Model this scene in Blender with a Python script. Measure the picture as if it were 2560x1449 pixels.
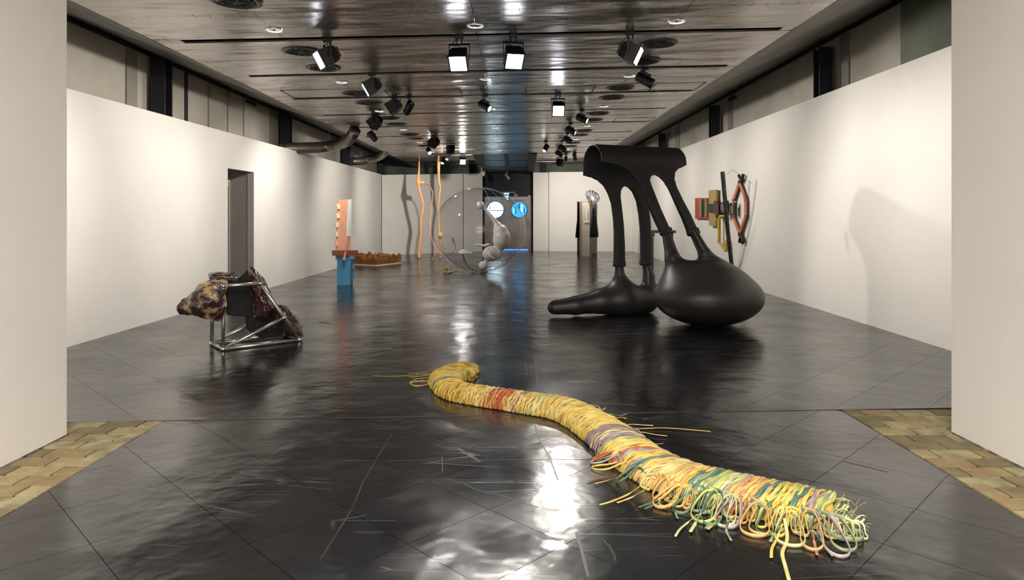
import bpy, math, random
import numpy as np
from mathutils import Vector, Matrix
random.seed(7); rng = np.random.default_rng(7)
for o in list(bpy.data.objects): bpy.data.objects.remove(o)
SC = bpy.context.scene
COL = SC.collection
PI = math.pi

# ------------------------------------------------------------------ camera
FPX, CX, CY, EYE = 1707.0, 1280.0, 533.0, 1.5
cam = bpy.data.cameras.new('camera'); camo = bpy.data.objects.new('camera', cam); COL.objects.link(camo)
cam.sensor_width = 36.0; cam.lens = 24.0
camo.location = (0, 0, EYE); camo.rotation_euler = (PI/2, 0, 0)
cam.shift_y = -(724.5-CY)/2560.0
cam.clip_start = 0.05; cam.clip_end = 200
SC.camera = camo
# ------------------------------------------------------------------ world, exposure
w = bpy.data.worlds.new('world'); SC.world = w; w.use_nodes = True
w.node_tree.nodes['Background'].inputs[0].default_value = (0.75, 0.74, 0.72, 1)
w.node_tree.nodes['Background'].inputs[1].default_value = 0.15
SC.view_settings.view_transform = 'Standard'; SC.view_settings.look = 'None'
SC.view_settings.exposure = 0.55; SC.view_settings.gamma = 1.0
SC.view_settings.use_curve_mapping = False
SC.cycles.use_denoising = True
SC.cycles.max_bounces = 8; SC.cycles.diffuse_bounces = 5; SC.cycles.glossy_bounces = 4
SC.cycles.transparent_max_bounces = 16
SC.cycles.sample_clamp_indirect = 6.0
SC.cycles.caustics_reflective = False; SC.cycles.caustics_refractive = False
LAMP_COL = (1.0, 0.945, 0.87)
def area(name, loc, size, power, rot=(0, 0, 0), col=(1, .955, .9)):
    l = bpy.data.lights.new(name, 'AREA'); l.shape = 'RECTANGLE'; l.size, l.size_y = size
    l.energy = power; l.color = col
    o = bpy.data.objects.new(name, l); COL.objects.link(o); o.location = loc; o.rotation_euler = rot
    return o
# unseen area light added behind the camera to brighten the entrance wall ends
area('entrance_fill', (0, -1.0, 3.85), (3.6, 3.2), 560)
POWER = 1.0     # one dimmer for every spotlight

# ------------------------------------------------------------------ helpers
def P(px, py, Y): return ((px-CX)/FPX*Y, Y, EYE-(py-CY)/FPX*Y)
def FL(px, py, z=0.0):
    Y = (EYE-z)*FPX/(py-CY); return ((px-CX)/FPX*Y, Y, z)
def ray(px, py): return np.array([(px-CX)/FPX, 1.0, -(py-CY)/FPX])
ORG = {}
def origin(p): return ORG.get(p.name, (0, 0, 0)) if p is not None else (0, 0, 0)
def mesh(name, V, F, m=None, smooth=False):
    me = bpy.data.meshes.new(name); me.from_pydata([tuple(map(float, v)) for v in V], [], [tuple(map(int, f)) for f in F])
    if m is not None: me.materials.append(m)
    if smooth: me.polygons.foreach_set('use_smooth', [True]*len(me.polygons))
    me.update(); return me
def put(name, me, parent=None, loc=(0, 0, 0), rot=None):
    o = bpy.data.objects.new(name, me); COL.objects.link(o)
    o.parent = parent; o.location = loc
    if rot is not None: o.rotation_euler = rot
    po = origin(parent); ORG[o.name] = tuple(po[i]+loc[i] for i in range(3))
    return o
def part(name, VF, m, parent=None, smooth=False, label=None, kind=None):
    """VF in world coordinates"""
    V, F = VF; po = origin(parent)
    o = put(name, mesh(name, np.asarray(V, float)-np.array(po), F, m, smooth), parent)
    if label: o['label'] = label
    if kind: o['kind'] = kind
    return o
def tag(o, label, cat, group=None):
    o['label'] = label; o['category'] = cat
    if group: o['group'] = group
    return o
def thing(name, loc, label, cat, group=None):
    o = bpy.data.objects.new(name, None); COL.objects.link(o); o.location = loc; o.empty_display_size = .1
    ORG[o.name] = tuple(loc); return tag(o, label, cat, group)
def struct(name, VF, m, label=None, smooth=False):
    o = part(name, VF, m, None, smooth); o['kind'] = 'structure'
    if label: o['label'] = label
    return o
def join(*L):
    V, F = [], []
    for v, f in L:
        n = len(V); V += [tuple(x) for x in v]; F += [tuple(i+n for i in q) for q in f]
    return V, F
def box(x0, x1, y0, y1, z0, z1):
    V = [(x, y, z) for z in (z0, z1) for x, y in ((x0, y0), (x1, y0), (x1, y1), (x0, y1))]
    return V, [(0, 3, 2, 1), (4, 5, 6, 7), (0, 1, 5, 4), (1, 2, 6, 5), (2, 3, 7, 6), (3, 0, 4, 7)]
def prism(poly, vec):
    """poly: 3-D loop, extruded by vec"""
    poly = [np.array(p, float) for p in poly]; n = len(poly); vec = np.array(vec, float)
    V = poly+[p+vec for p in poly]
    F = [tuple(range(n))[::-1], tuple(range(n, 2*n))]+[(i, (i+1) % n, n+(i+1) % n, n+i) for i in range(n)]
    return V, F
def obox(c, ax, ay, az, sx, sy, sz):
    c, ax, ay, az = (np.array(q, float) for q in (c, ax, ay, az))
    V = [c+ax*sx*i+ay*sy*j+az*sz*k for k in (-.5, .5) for i, j in ((-.5, -.5), (.5, -.5), (.5, .5), (-.5, .5))]
    return V, [(0, 3, 2, 1), (4, 5, 6, 7), (0, 1, 5, 4), (1, 2, 6, 5), (2, 3, 7, 6), (3, 0, 4, 7)]
def cat_rom(A, n, closed=False):
    A = np.array(A, float)
    if len(A) < 3: return A[0]+(A[-1]-A[0])*np.linspace(0, 1, n)[:, None]
    Q = np.vstack([2*A[0]-A[1], A, 2*A[-1]-A[-2]])
    t = np.linspace(0, len(A)-1-1e-9, n); i = t.astype(int); u = (t-i)[:, None]
    p0, p1, p2, p3 = Q[i], Q[i+1], Q[i+2], Q[i+3]
    return .5*((2*p1)+(-p0+p2)*u+(2*p0-5*p1+4*p2-p3)*u**2+(-p0+3*p1-3*p2+p3)*u**3)
def tube(pts, r, seg=8, cap=True, flat=None, up=None):
    """sweep along pts; r scalar or per point; flat=(a,b) ellipse factors with reference direction up"""
    pts = np.array(pts, float); n = len(pts)
    r = np.full(n, r, float) if np.isscalar(r) else np.array(r, float)
    T = np.gradient(pts, axis=0); T /= np.linalg.norm(T, axis=1)[:, None]+1e-12
    N = np.zeros_like(T)
    ref = np.array(up if up is not None else ((0, 0, 1) if abs(T[0][2]) < .9 else (1, 0, 0)), float)
    prev = ref
    for k in range(n):
        v = (ref if up is not None else prev)-T[k]*np.dot(ref if up is not None else prev, T[k])
        l = np.linalg.norm(v)
        if l < 1e-6: v = np.cross(T[k], (1, .3, .2)); l = np.linalg.norm(v)
        N[k] = v/l; prev = N[k]
    B = np.cross(T, N); a, b = flat if flat else (1, 1)
    V, F = [], []
    for k in range(n):
        for j in range(seg):
            th = 2*PI*j/seg
            V.append(pts[k]+r[k]*(a*math.cos(th)*B[k]+b*math.sin(th)*N[k]))
    for k in range(n-1):
        for j in range(seg):
            F.append((k*seg+j, k*seg+(j+1) % seg, (k+1)*seg+(j+1) % seg, (k+1)*seg+j))
    if cap: F += [tuple(range(seg))[::-1], tuple((n-1)*seg+j for j in range(seg))]
    return V, F
def lathe(prof, c=(0, 0, 0), axis=(0, 0, 1), seg=24, close=False):
    """prof [(r,h)] around axis"""
    az = np.array(axis, float); az /= np.linalg.norm(az)
    ax = np.cross(az, (0, 1, 0) if abs(az[1]) < .9 else (1, 0, 0)); ax /= np.linalg.norm(ax); ay = np.cross(az, ax)
    V, F = [], []; c = np.array(c, float)
    for r, h in prof:
        for j in range(seg):
            t = 2*PI*j/seg; V.append(c+az*h+(ax*math.cos(t)+ay*math.sin(t))*max(r, 1e-4))
    for k in range(len(prof)-1):
        for j in range(seg): F.append((k*seg+j, k*seg+(j+1) % seg, (k+1)*seg+(j+1) % seg, (k+1)*seg+j))
    if close:
        F += [tuple(range(seg))[::-1], tuple((len(prof)-1)*seg+j for j in range(seg))]
    return V, F
def ellipsoid(c, r, seg=20, rings=12):
    V, F = [], []
    for k in range(rings+1):
        a = PI*k/rings
        for j in range(seg):
            t = 2*PI*j/seg
            V.append((c[0]+r[0]*max(math.sin(a), 1e-3)*math.cos(t), c[1]+r[1]*max(math.sin(a), 1e-3)*math.sin(t), c[2]-r[2]*math.cos(a)))
    for k in range(rings):
        for j in range(seg): F.append((k*seg+j, k*seg+(j+1) % seg, (k+1)*seg+(j+1) % seg, (k+1)*seg+j))
    return V, F
# ------------------------------------------------------------------ signed distance surfaces
def surface_net(f, lo, hi, h):
    lo = np.array(lo, float); hi = np.array(hi, float)
    n = np.ceil((hi-lo)/h).astype(int)+1
    ax = [lo[i]+h*np.arange(n[i]) for i in range(3)]
    X, Y, Z = np.meshgrid(*ax, indexing='ij')
    D = f(np.stack([X, Y, Z], -1).reshape(-1, 3)).reshape(n)
    S = D < 0
    c = [(i, j, k) for i in (0, 1) for j in (0, 1) for k in (0, 1)]
    m = n-1
    def sub(A, o): return A[o[0]:o[0]+m[0], o[1]:o[1]+m[1], o[2]:o[2]+m[2]]
    cnt = sum(sub(S, o).astype(int) for o in c)
    act = (cnt > 0) & (cnt < 8)
    idx = -np.ones(m, int); cells = np.argwhere(act); idx[act] = np.arange(len(cells))
    acc = np.zeros((len(cells), 3)); num = np.zeros(len(cells))
    for a in c:
        for d in range(3):
            if a[d] == 1: continue
            b = list(a); b[d] = 1
            da = D[tuple((cells+a).T)]; db = D[tuple((cells+b).T)]
            cr = (da < 0) != (db < 0)
            t = np.where(cr, da/(da-db+1e-30), 0)
            p = np.tile(np.array(a, float), (len(cells), 1)); p[:, d] = t
            acc += p*cr[:, None]; num += cr
    V = lo+h*(cells+acc/num[:, None])
    F = []
    for d in range(3):
        e1, e2 = [(1, 2), (2, 0), (0, 1)][d]
        A = S[tuple(slice(0, n[i]-1) if i == d else slice(1, n[i]-1) for i in range(3))]
        B = S[tuple(slice(1, n[i]) if i == d else slice(1, n[i]-1) for i in range(3))]
        for flip, M in ((False, A & ~B), (True, ~A & B)):
            q = np.argwhere(M)
            off = np.ones(3, int); off[d] = 0
            q = q+off
            o1 = np.zeros(3, int); o1[e1] = 1; o2 = np.zeros(3, int); o2[e2] = 1
            ii = [idx[tuple(r.T)] for r in (q-o1-o2, q-o2, q, q-o1)]
            quad = np.stack(ii, 1)
            F.append(quad[:, ::-1] if flip else quad)
    return V, np.vstack(F)
def smin(a, b, k):
    h = np.clip(.5+.5*(b-a)/k, 0, 1); return b*(1-h)+a*h-k*h*(1-h)
def sd_cone(p, a, b, ra, rb):
    a = np.array(a); b = np.array(b); ba = b-a
    t = np.clip(((p-a)@ba)/(ba@ba), 0, 1)
    return np.linalg.norm(p-a-t[:, None]*ba, axis=1)-(ra+(rb-ra)*t)
def sd_ell(p, c, r):
    q = p-np.array(c); r = np.array(r)
    k0 = np.linalg.norm(q/r, axis=1); k1 = np.linalg.norm(q/(r*r), axis=1)+1e-9
    return k0*(k0-1)/k1
def sd_poly(q, poly):
    poly = np.array(poly, float); d = np.full(len(q), 1e9); s = np.ones(len(q))
    n = len(poly)
    for i in range(n):
        a, b = poly[i], poly[i-1]; e = b-a; w_ = q-a
        t = np.clip((w_@e)/(e@e), 0, 1); r = w_-t[:, None]*e
        d = np.minimum(d, (r**2).sum(1))
        c1 = q[:, 1] >= a[1]; c2 = q[:, 1] < b[1]; c3 = e[0]*w_[:, 1] > e[1]*w_[:, 0]
        al = (c1 & c2 & c3) | (~c1 & ~c2 & ~c3); s = np.where(al, -s, s)
    return s*np.sqrt(d)

# ------------------------------------------------------------------ materials
def lin(c):
    return tuple(((v/255)/12.92 if v/255 <= .04045 else ((v/255+.055)/1.055)**2.4) for v in c)+(1,)
def mat(name, rgb, rough=.6, metal=0, rgb2=None, nscale=3, bump=0, bscale=20, emit=None, estr=0, spec=.5, detail=4, coat=0, stretch=None, ramp=(.35, .68)):
    m = bpy.data.materials.new(name); m.use_nodes = True; nt = m.node_tree; b = nt.nodes['Principled BSDF']
    b.inputs['Base Color'].default_value = lin(rgb); b.inputs['Roughness'].default_value = rough
    b.inputs['Metallic'].default_value = metal; b.inputs['Specular IOR Level'].default_value = spec
    b.inputs['Coat Weight'].default_value = coat
    tc = nt.nodes.new('ShaderNodeTexCoord')
    src = tc.outputs['Object']
    if stretch:
        mp = nt.nodes.new('ShaderNodeMapping'); mp.inputs['Scale'].default_value = stretch
        nt.links.new(src, mp.inputs[0]); src = mp.outputs[0]
    n = nt.nodes.new('ShaderNodeTexNoise'); n.inputs['Scale'].default_value = nscale; n.inputs['Detail'].default_value = detail
    nt.links.new(src, n.inputs['Vector'])
    r = nt.nodes.new('ShaderNodeValToRGB'); nt.links.new(n.outputs['Fac'], r.inputs[0])
    c2 = lin(rgb2) if rgb2 else tuple(v*.9 for v in lin(rgb)[:3])+(1,)
    r.color_ramp.elements[0].position = ramp[0]; r.color_ramp.elements[0].color = lin(rgb)
    r.color_ramp.elements[1].position = ramp[1]; r.color_ramp.elements[1].color = c2
    nt.links.new(r.outputs[0], b.inputs['Base Color'])
    if bump:
        n2 = nt.nodes.new('ShaderNodeTexNoise'); n2.inputs['Scale'].default_value = bscale; n2.inputs['Detail'].default_value = 3
        nt.links.new(src, n2.inputs['Vector'])
        bp = nt.nodes.new('ShaderNodeBump'); bp.inputs['Strength'].default_value = 1.0; bp.inputs['Distance'].default_value = bump
        nt.links.new(n2.outputs['Fac'], bp.inputs['Height']); nt.links.new(bp.outputs[0], b.inputs['Normal'])
    if emit:
        b.inputs['Emission Color'].default_value = lin(emit); b.inputs['Emission Strength'].default_value = estr
    return m
def glass_mat(name, tint=(245, 248, 250), edge=.5, rough=.0, base=.03):
    """thin clear sheet: straight-through transparency with a fresnel gloss"""
    m = bpy.data.materials.new(name); m.use_nodes = True; nt = m.node_tree; nt.nodes.clear()
    out = nt.nodes.new('ShaderNodeOutputMaterial'); mx = nt.nodes.new('ShaderNodeMixShader')
    tr = nt.nodes.new('ShaderNodeBsdfTransparent'); gl = nt.nodes.new('ShaderNodeBsdfGlossy')
    tr.inputs[0].default_value = lin(tint); gl.inputs['Roughness'].default_value = rough
    lw = nt.nodes.new('ShaderNodeLayerWeight'); lw.inputs['Blend'].default_value = edge
    ma = nt.nodes.new('ShaderNodeMath'); ma.operation = 'POWER'; ma.inputs[1].default_value = 4.5
    mb = nt.nodes.new('ShaderNodeMath'); mb.operation = 'MULTIPLY_ADD'; mb.inputs[1].default_value = .8; mb.inputs[2].default_value = base
    nt.links.new(lw.outputs['Facing'], ma.inputs[0]); nt.links.new(ma.outputs[0], mb.inputs[0])
    nt.links.new(mb.outputs[0], mx.inputs[0]); nt.links.new(tr.outputs[0], mx.inputs[1]); nt.links.new(gl.outputs[0], mx.inputs[2])
    nt.links.new(mx.outputs[0], out.inputs[0]); return m

M_WALL = mat('painted_white_wall', (232, 228, 221), .75, rgb2=(228, 224, 216), nscale=1.2, bump=.0006, bscale=60)
M_REVEAL = mat('painted_grey_white_reveal', (226, 222, 216), .8, rgb2=(222, 217, 210), nscale=.8, bump=.0008, bscale=40)
M_OUTER = mat('grey_plaster', (196, 190, 178), .8, rgb2=(178, 172, 158), nscale=1.5, bump=.001, bscale=20)
M_CONC = mat('green_grey_concrete', (128, 132, 118), .85, rgb2=(104, 110, 98), nscale=2, bump=.003, bscale=12)
M_POST = mat('dark_steel_post', (38, 40, 52), .5, rgb2=(30, 32, 42))
M_PIL = mat('taupe_plaster', (150, 142, 134), .8)
M_DARK = mat('black_void', (14, 14, 16), .8)
M_NAVY = mat('navy_black_wall', (22, 22, 34), .7)
M_COVE = mat('grey_cove_cloth', (112, 106, 98), .55, rgb2=(84, 79, 74), nscale=2.0, bump=.02, bscale=2.5, stretch=(3, .5, 1))
M_CEIL = None; M_TILE = None
def ceiling_metal():
    m = bpy.data.materials.new('brushed_ceiling_metal'); m.use_nodes = True; nt = m.node_tree; b = nt.nodes['Principled BSDF']
    L = nt.links.new
    b.inputs['Metallic'].default_value = .8
    g = nt.nodes.new('ShaderNodeNewGeometry')
    n = nt.nodes.new('ShaderNodeTexNoise'); n.inputs['Scale'].default_value = 1.3; n.inputs['Detail'].default_value = 5
    L(g.outputs['Position'], n.inputs['Vector'])
    r = nt.nodes.new('ShaderNodeValToRGB'); r.color_ramp.elements[0].color = lin((150, 142, 136)); r.color_ramp.elements[1].color = lin((178, 170, 162))
    L(n.outputs['Fac'], r.inputs[0]); L(r.outputs[0], b.inputs['Base Color'])
    rr = nt.nodes.new('ShaderNodeMapRange'); rr.inputs[3].default_value = .2; rr.inputs[4].default_value = .36
    L(n.outputs['Fac'], rr.inputs[0]); L(rr.outputs[0], b.inputs['Roughness'])
    mp = nt.nodes.new('ShaderNodeMapping'); mp.inputs['Scale'].default_value = (.9, 2.2, 1); L(g.outputs['Position'], mp.inputs[0])
    n2 = nt.nodes.new('ShaderNodeTexNoise'); n2.inputs['Scale'].default_value = 1.1; n2.inputs['Detail'].default_value = 2.5
    L(mp.outputs[0], n2.inputs['Vector'])
    bp = nt.nodes.new('ShaderNodeBump'); bp.inputs['Distance'].default_value = .045; bp.inputs['Strength'].default_value = 1
    L(n2.outputs['Fac'], bp.inputs['Height']); L(bp.outputs[0], b.inputs['Normal'])
    return m
def floor_tile():
    m = bpy.data.materials.new('black_polished_floor'); m.use_nodes = True; nt = m.node_tree; b = nt.nodes['Principled BSDF']
    L = nt.links.new; N = nt.nodes.new
    g = N('ShaderNodeNewGeometry'); pos = g.outputs['Position']
    b.inputs['Specular IOR Level'].default_value = 1.0
    # fine speckle of scuffs
    sp = N('ShaderNodeTexNoise'); sp.inputs['Scale'].default_value = 55; sp.inputs['Detail'].default_value = 6; sp.inputs['Roughness'].default_value = .7
    L(pos, sp.inputs['Vector'])
    sr = N('ShaderNodeValToRGB'); sr.color_ramp.elements[0].position = .66; sr.color_ramp.elements[0].color = (0, 0, 0, 1)
    sr.color_ramp.elements[1].position = .78; sr.color_ramp.elements[1].color = (1, 1, 1, 1); L(sp.outputs['Fac'], sr.inputs[0])
    # long thin scratches, two directions
    tot = sr.outputs[0]
    for ang, sc_ in ((.5, 1.0), (-.7, 1.3), (1.45, .8)):
        mp = N('ShaderNodeMapping'); mp.inputs['Rotation'].default_value = (0, 0, ang); mp.inputs['Scale'].default_value = (.35*sc_, 3.2*sc_, 1)
        L(pos, mp.inputs[0])
        vo = N('ShaderNodeTexVoronoi'); vo.feature = 'DISTANCE_TO_EDGE'; vo.inputs['Scale'].default_value = 1.0; L(mp.outputs[0], vo.inputs['Vector'])
        lt = N('ShaderNodeMapRange'); lt.inputs[1].default_value = 0; lt.inputs[2].default_value = .007; lt.inputs[3].default_value = 1; lt.inputs[4].default_value = 0
        L(vo.outputs['Distance'], lt.inputs[0])
        ms = N('ShaderNodeTexNoise'); ms.inputs['Scale'].default_value = 1.7; ms.inputs['Detail'].default_value = 4; L(pos, ms.inputs['Vector'])
        mr = N('ShaderNodeMapRange'); mr.inputs[1].default_value = .5; mr.inputs[2].default_value = .62; L(ms.outputs['Fac'], mr.inputs[0])
        mu = N('ShaderNodeMath'); mu.operation = 'MULTIPLY'; L(lt.outputs[0], mu.inputs[0]); L(mr.outputs[0], mu.inputs[1])
        ad = N('ShaderNodeMath'); ad.operation = 'MAXIMUM'; L(tot, ad.inputs[0]); L(mu.outputs[0], ad.inputs[1]); tot = ad.outputs[0]
    mx = N('ShaderNodeMix'); mx.data_type = 'RGBA'
    mx.inputs['A'].default_value = lin((20, 20, 23)); mx.inputs['B'].default_value = lin((112, 108, 98))
    fa = N('ShaderNodeMath'); fa.operation = 'MULTIPLY'; fa.inputs[1].default_value = .42; L(tot, fa.inputs[0]); L(fa.outputs[0], mx.inputs['Factor'])
    L(mx.outputs['Result'], b.inputs['Base Color'])
    big = N('ShaderNodeTexNoise'); big.inputs['Scale'].default_value = 1.4; big.inputs['Detail'].default_value = 6; L(pos, big.inputs['Vector'])
    rr = N('ShaderNodeMapRange'); rr.inputs[1].default_value = .3; rr.inputs[2].default_value = .7; rr.inputs[3].default_value = .13; rr.inputs[4].default_value = .27
    L(big.outputs['Fac'], rr.inputs[0])
    ra = N('ShaderNodeMath'); ra.operation = 'MULTIPLY_ADD'; ra.inputs[1].default_value = .25; L(tot, ra.inputs[0]); L(rr.outputs[0], ra.inputs[2]); L(ra.outputs[0], b.inputs['Roughness'])
    nb = N('ShaderNodeTexNoise'); nb.inputs['Scale'].default_value = 2.6; nb.inputs['Detail'].default_value = 3; L(pos, nb.inputs['Vector'])
    bp = N('ShaderNodeBump'); bp.inputs['Distance'].default_value = .012; L(nb.outputs['Fac'], bp.inputs['Height'])
    nb2 = N('ShaderNodeTexNoise'); nb2.inputs['Scale'].default_value = 170; nb2.inputs['Detail'].default_value = 2; L(pos, nb2.inputs['Vector'])
    bp2 = N('ShaderNodeBump'); bp2.inputs['Distance'].default_value = .00025; L(nb2.outputs['Fac'], bp2.inputs['Height']); L(bp.outputs[0], bp2.inputs['Normal'])
    L(bp2.outputs[0], b.inputs['Normal'])
    return m
M_CEIL = ceiling_metal(); M_TILE = floor_tile()
M_GROUT = mat('pale_floor_joint', (104, 98, 88), .7)
M_BLACKM = mat('black_lamp_metal', (26, 26, 30), .45, rgb2=(20, 20, 24))
M_CHROME = mat('chrome', (215, 215, 215), .12, 1)
M_LENS = mat('lit_lamp_lens', (255, 255, 255), .3, emit=(235, 240, 255), estr=14)
M_LENS2 = mat('dim_lamp_lens', (150, 150, 160), .3, emit=(225, 235, 255), estr=3)
M_DLIGHT = mat('downlight_reflector', (235, 230, 222), .25, .3, emit=(250, 240, 225), estr=1.3)  # glow added so the cup looks bright; the bulb itself is dark
M_BRICKS = [mat('threshold_brick_%d' % i, a, .85, rgb2=b_, nscale=9, bump=.006, bscale=35, detail=8) for i, (a, b_) in enumerate((((146, 132, 98), (172, 160, 118)), ((132, 120, 90), (110, 98, 70)), ((152, 136, 98), (134, 110, 80)), ((128, 118, 88), (170, 160, 122))))]
M_MORTAR = mat('dirty_mortar', (92, 80, 58), .95, rgb2=(62, 52, 40), nscale=8, bump=.004, bscale=40)

# ================================================================== SETTING
# side partitions run between these floor points (x, y)
LA, LB = (-4.985, 4.66), (-4.69, 24.62)
RA, RB = (4.80, 4.70), (4.77, 27.2)
ZL, ZR = 2.90, 3.33
def lx(y): return LA[0]+(LB[0]-LA[0])*(y-7.7)/(24.62-7.7) if y > 7.7 else -4.985
LA = (-4.985, 7.7)
# floor base under tiles
fl = struct('floor', join(box(-6.6, 6.4, -4.2, 36, -.1, -.006)), M_GROUT, 'dark polished floor laid with black square tiles on the diagonal')
# front seam between the entrance floor and the hall floor
def seam_y(x): return 4.94+(x+2.5)*.0550
# tiles
D = .72; OX, OY = -.835, 3.10
def clip(poly, a, b, c):          # keep a x + b y <= c
    out = []
    for i in range(len(poly)):
        p, q = poly[i-1], poly[i]
        dp, dq = a*p[0]+b*p[1]-c, a*q[0]+b*q[1]-c
        if (dp <= 0) != (dq <= 0):
            t = dp/(dp-dq); out.append((p[0]+t*(q[0]-p[0]), p[1]+t*(q[1]-p[1])))
        if dq <= 0: out.append(q)
    return out
tiles = []
for zone in (0, 1):
    g = .0008 if zone else .0011
    for i in range(-60, 60):
        for j in range(-60, 60):
            cx_ = OX+(i+j)*D/2+(0 if zone == 0 else .21); cy_ = OY+(j-i)*D/2+(0 if zone == 0 else .13)
            if not (-5.6 < cx_ < 5.4 and -4.2 < cy_ < 29.2): continue
            h_ = D/2-g*1.2
            p = [(cx_-h_, cy_), (cx_, cy_-h_), (cx_+h_, cy_), (cx_, cy_+h_)]
            if zone == 0:
                p = clip(p, -.055, 1, 4.94+.1375-.003)
                p = clip(p, 1, 0, 2.505); p = clip(p, -1, 0, 2.515); p = clip(p, 0, -1, 4.0)
            else:
                p = clip(p, .055, -1, -(4.94+.1375)-.003)
                p = clip(p, 1, 0, 5.25); p = clip(p, -1, 0, 5.35); p = clip(p, 0, 1, 28.9)
            if len(p) < 3: continue
            a = .5*sum(p[k-1][0]*p[k][1]-p[k][0]*p[k-1][1] for k in range(len(p)))
            if abs(a) < .002: continue
            if a < 0: p = p[::-1]
            tiles.append((cy_, cx_, p))
def tile_vf(p):
    cx_ = sum(q[0] for q in p)/len(p); cy_ = sum(q[1] for q in p)/len(p); n = len(p)
    top = [(x+(cx_-x)*.002, y+(cy_-y)*.002, 0) for x, y in p]; bot = [(x, y, -.0035) for x, y in p]
    return top+bot, [tuple(range(n))]+[(i, n+i, n+(i+1) % n, (i+1) % n) for i in range(n)]
vis = sorted([t for t in tiles if t[0] > 2.6 and abs(t[1]) < t[0]*.78+.5])
near = vis[:300]; nearset = set(id(t) for t in near)
for t in near:
    part('tile', tile_vf(t[2]), M_TILE, fl)
part('far_tiles', join(*[tile_vf(t[2]) for t in tiles if id(t) not in nearset]), M_TILE, fl, kind='stuff')
M_SEAM = mat('dark_floor_seam', (48, 44, 40), .6); M_SCUFF = mat('pale_scuff', (66, 64, 60), .35, rgb2=(24, 24, 26), nscale=5)
def strip(p, q, wd, z=.0012):
    p = np.array(p[:2]); q = np.array(q[:2]); d = (q-p)/np.linalg.norm(q-p); n = np.array((-d[1], d[0]))*wd/2
    return prism([(*(p+n), .0002), (*(p-n), .0002), (*(q-n), .0002), (*(q+n), .0002)], (0, 0, z))
part('floor_seam', strip((-5.0, seam_y(-5.0)), (4.8, seam_y(4.8)), .012), M_SEAM, fl)
part('floor_seam', strip(FL(735, 692), FL(1100, 688), .03), M_SEAM, fl)
part('floor_seam', strip(FL(1290, 684), FL(1420, 682), .03), M_SEAM, fl)
part('floor_seam', strip(FL(745, 1152.5), FL(1490, 1148), .004), M_SCUFF, fl)
part('floor_seam', strip(FL(2220, 1180), FL(2110, 1153), .004), M_SEAM, fl)
def scuff(px, wd=.006):
    c = cat_rom([FL(x, y) for x, y in px], 24); V, F = [], []
    T = np.gradient(c, axis=0); T /= np.linalg.norm(T, axis=1)[:, None]
    for k in range(24):
        n = np.array((-T[k][1], T[k][0], 0))*wd/2; V += [c[k]+n+(0, 0, .0008), c[k]-n+(0, 0, .0008)]
    for k in range(23): F.append((2*k, 2*k+1, 2*k+3, 2*k+2))
    part('scuff_mark', (V, F), M_SCUFF, fl)
scuff([(1120, 1197), (1165, 1212), (1200, 1228), (1260, 1240), (1300, 1252), (1345, 1268)], .005)
scuff([(1150, 1200), (1185, 1220), (1250, 1234), (1330, 1250)], .003)
scuff([(1336, 1060), (1350, 1100), (1372, 1140), (1395, 1200)], .010)
scuff([(1440, 1330), (1455, 1380), (1470, 1440)], .014)
scuff([(907, 1206), (880, 1270), (850, 1320), (800, 1400)], .006)
scuff([(980, 1085), (945, 1140), (907, 1206)], .006)
scuff([(1507, 1347), (1525, 1370), (1538, 1400)], .005); scuff([(1522, 1360), (1536, 1385), (1540, 1405)], .004)
scuff([(1105, 1140), (1106, 1160), (1106, 1180)], .006)
scuff([(1336, 890), (1340, 930), (1345, 960)], .007); scuff([(1312, 905), (1318, 940)], .006)
# brick thresholds either side
for n_, s in ((1, -1), (2, 1)):
    y1 = lambda x: seam_y(x)-.008
    xs = (2.515, 3.9)
    a, b_ = s*xs[0], s*xs[1]
    V = [(a, 1.5, -.006), (b_, 1.5, -.006), (b_, y1(b_), -.006), (a, y1(a), -.006)]
    tr = struct('trim_%d' % n_, prism(V if s > 0 else V[::-1], (0, 0, .0005)), M_MORTAR, 'worn yellow brick threshold beside the %s wall end' % ('left' if s < 0 else 'right'))
    row = 0; yy = y1(a)
    while yy > 2.7:
        x = xs[0] - (.0 if row % 2 else .13)
        while x < (3.75 if yy > 4.5 else 3.1):
            wd = .26+rng.uniform(-.015, .015)
            p = [(s*x, yy-.134+rng.uniform(-.003, .003)), (s*(x+wd-.014), yy-.134+rng.uniform(-.003, .003)), (s*(x+wd-.014+rng.uniform(-.004, .002)), yy-.004-rng.uniform(0, .005)), (s*x, yy-.004-rng.uniform(0, .005))]
            p = clip(p, -s, 0, -xs[0]-.004)
            p = clip(p, -.055, 1, 4.94+.1375-.012)
            if len(p) >= 3:
                ar = .5*sum(p[k-1][0]*p[k][1]-p[k][0]*p[k-1][1] for k in range(len(p)))
                if abs(ar) > .0008:
                    if ar < 0: p = p[::-1]
                    h_ = .002+rng.uniform(0, .004); tx, ty = rng.uniform(-.01, .01, 2); c = np.mean(p, 0)
                    part('brick', prism([(q[0], q[1], -.006) for q in p], (0, 0, .006+h_)), M_BRICKS[rng.integers(4)], tr)
            x += wd
        yy -= .147; row += 1
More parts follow.
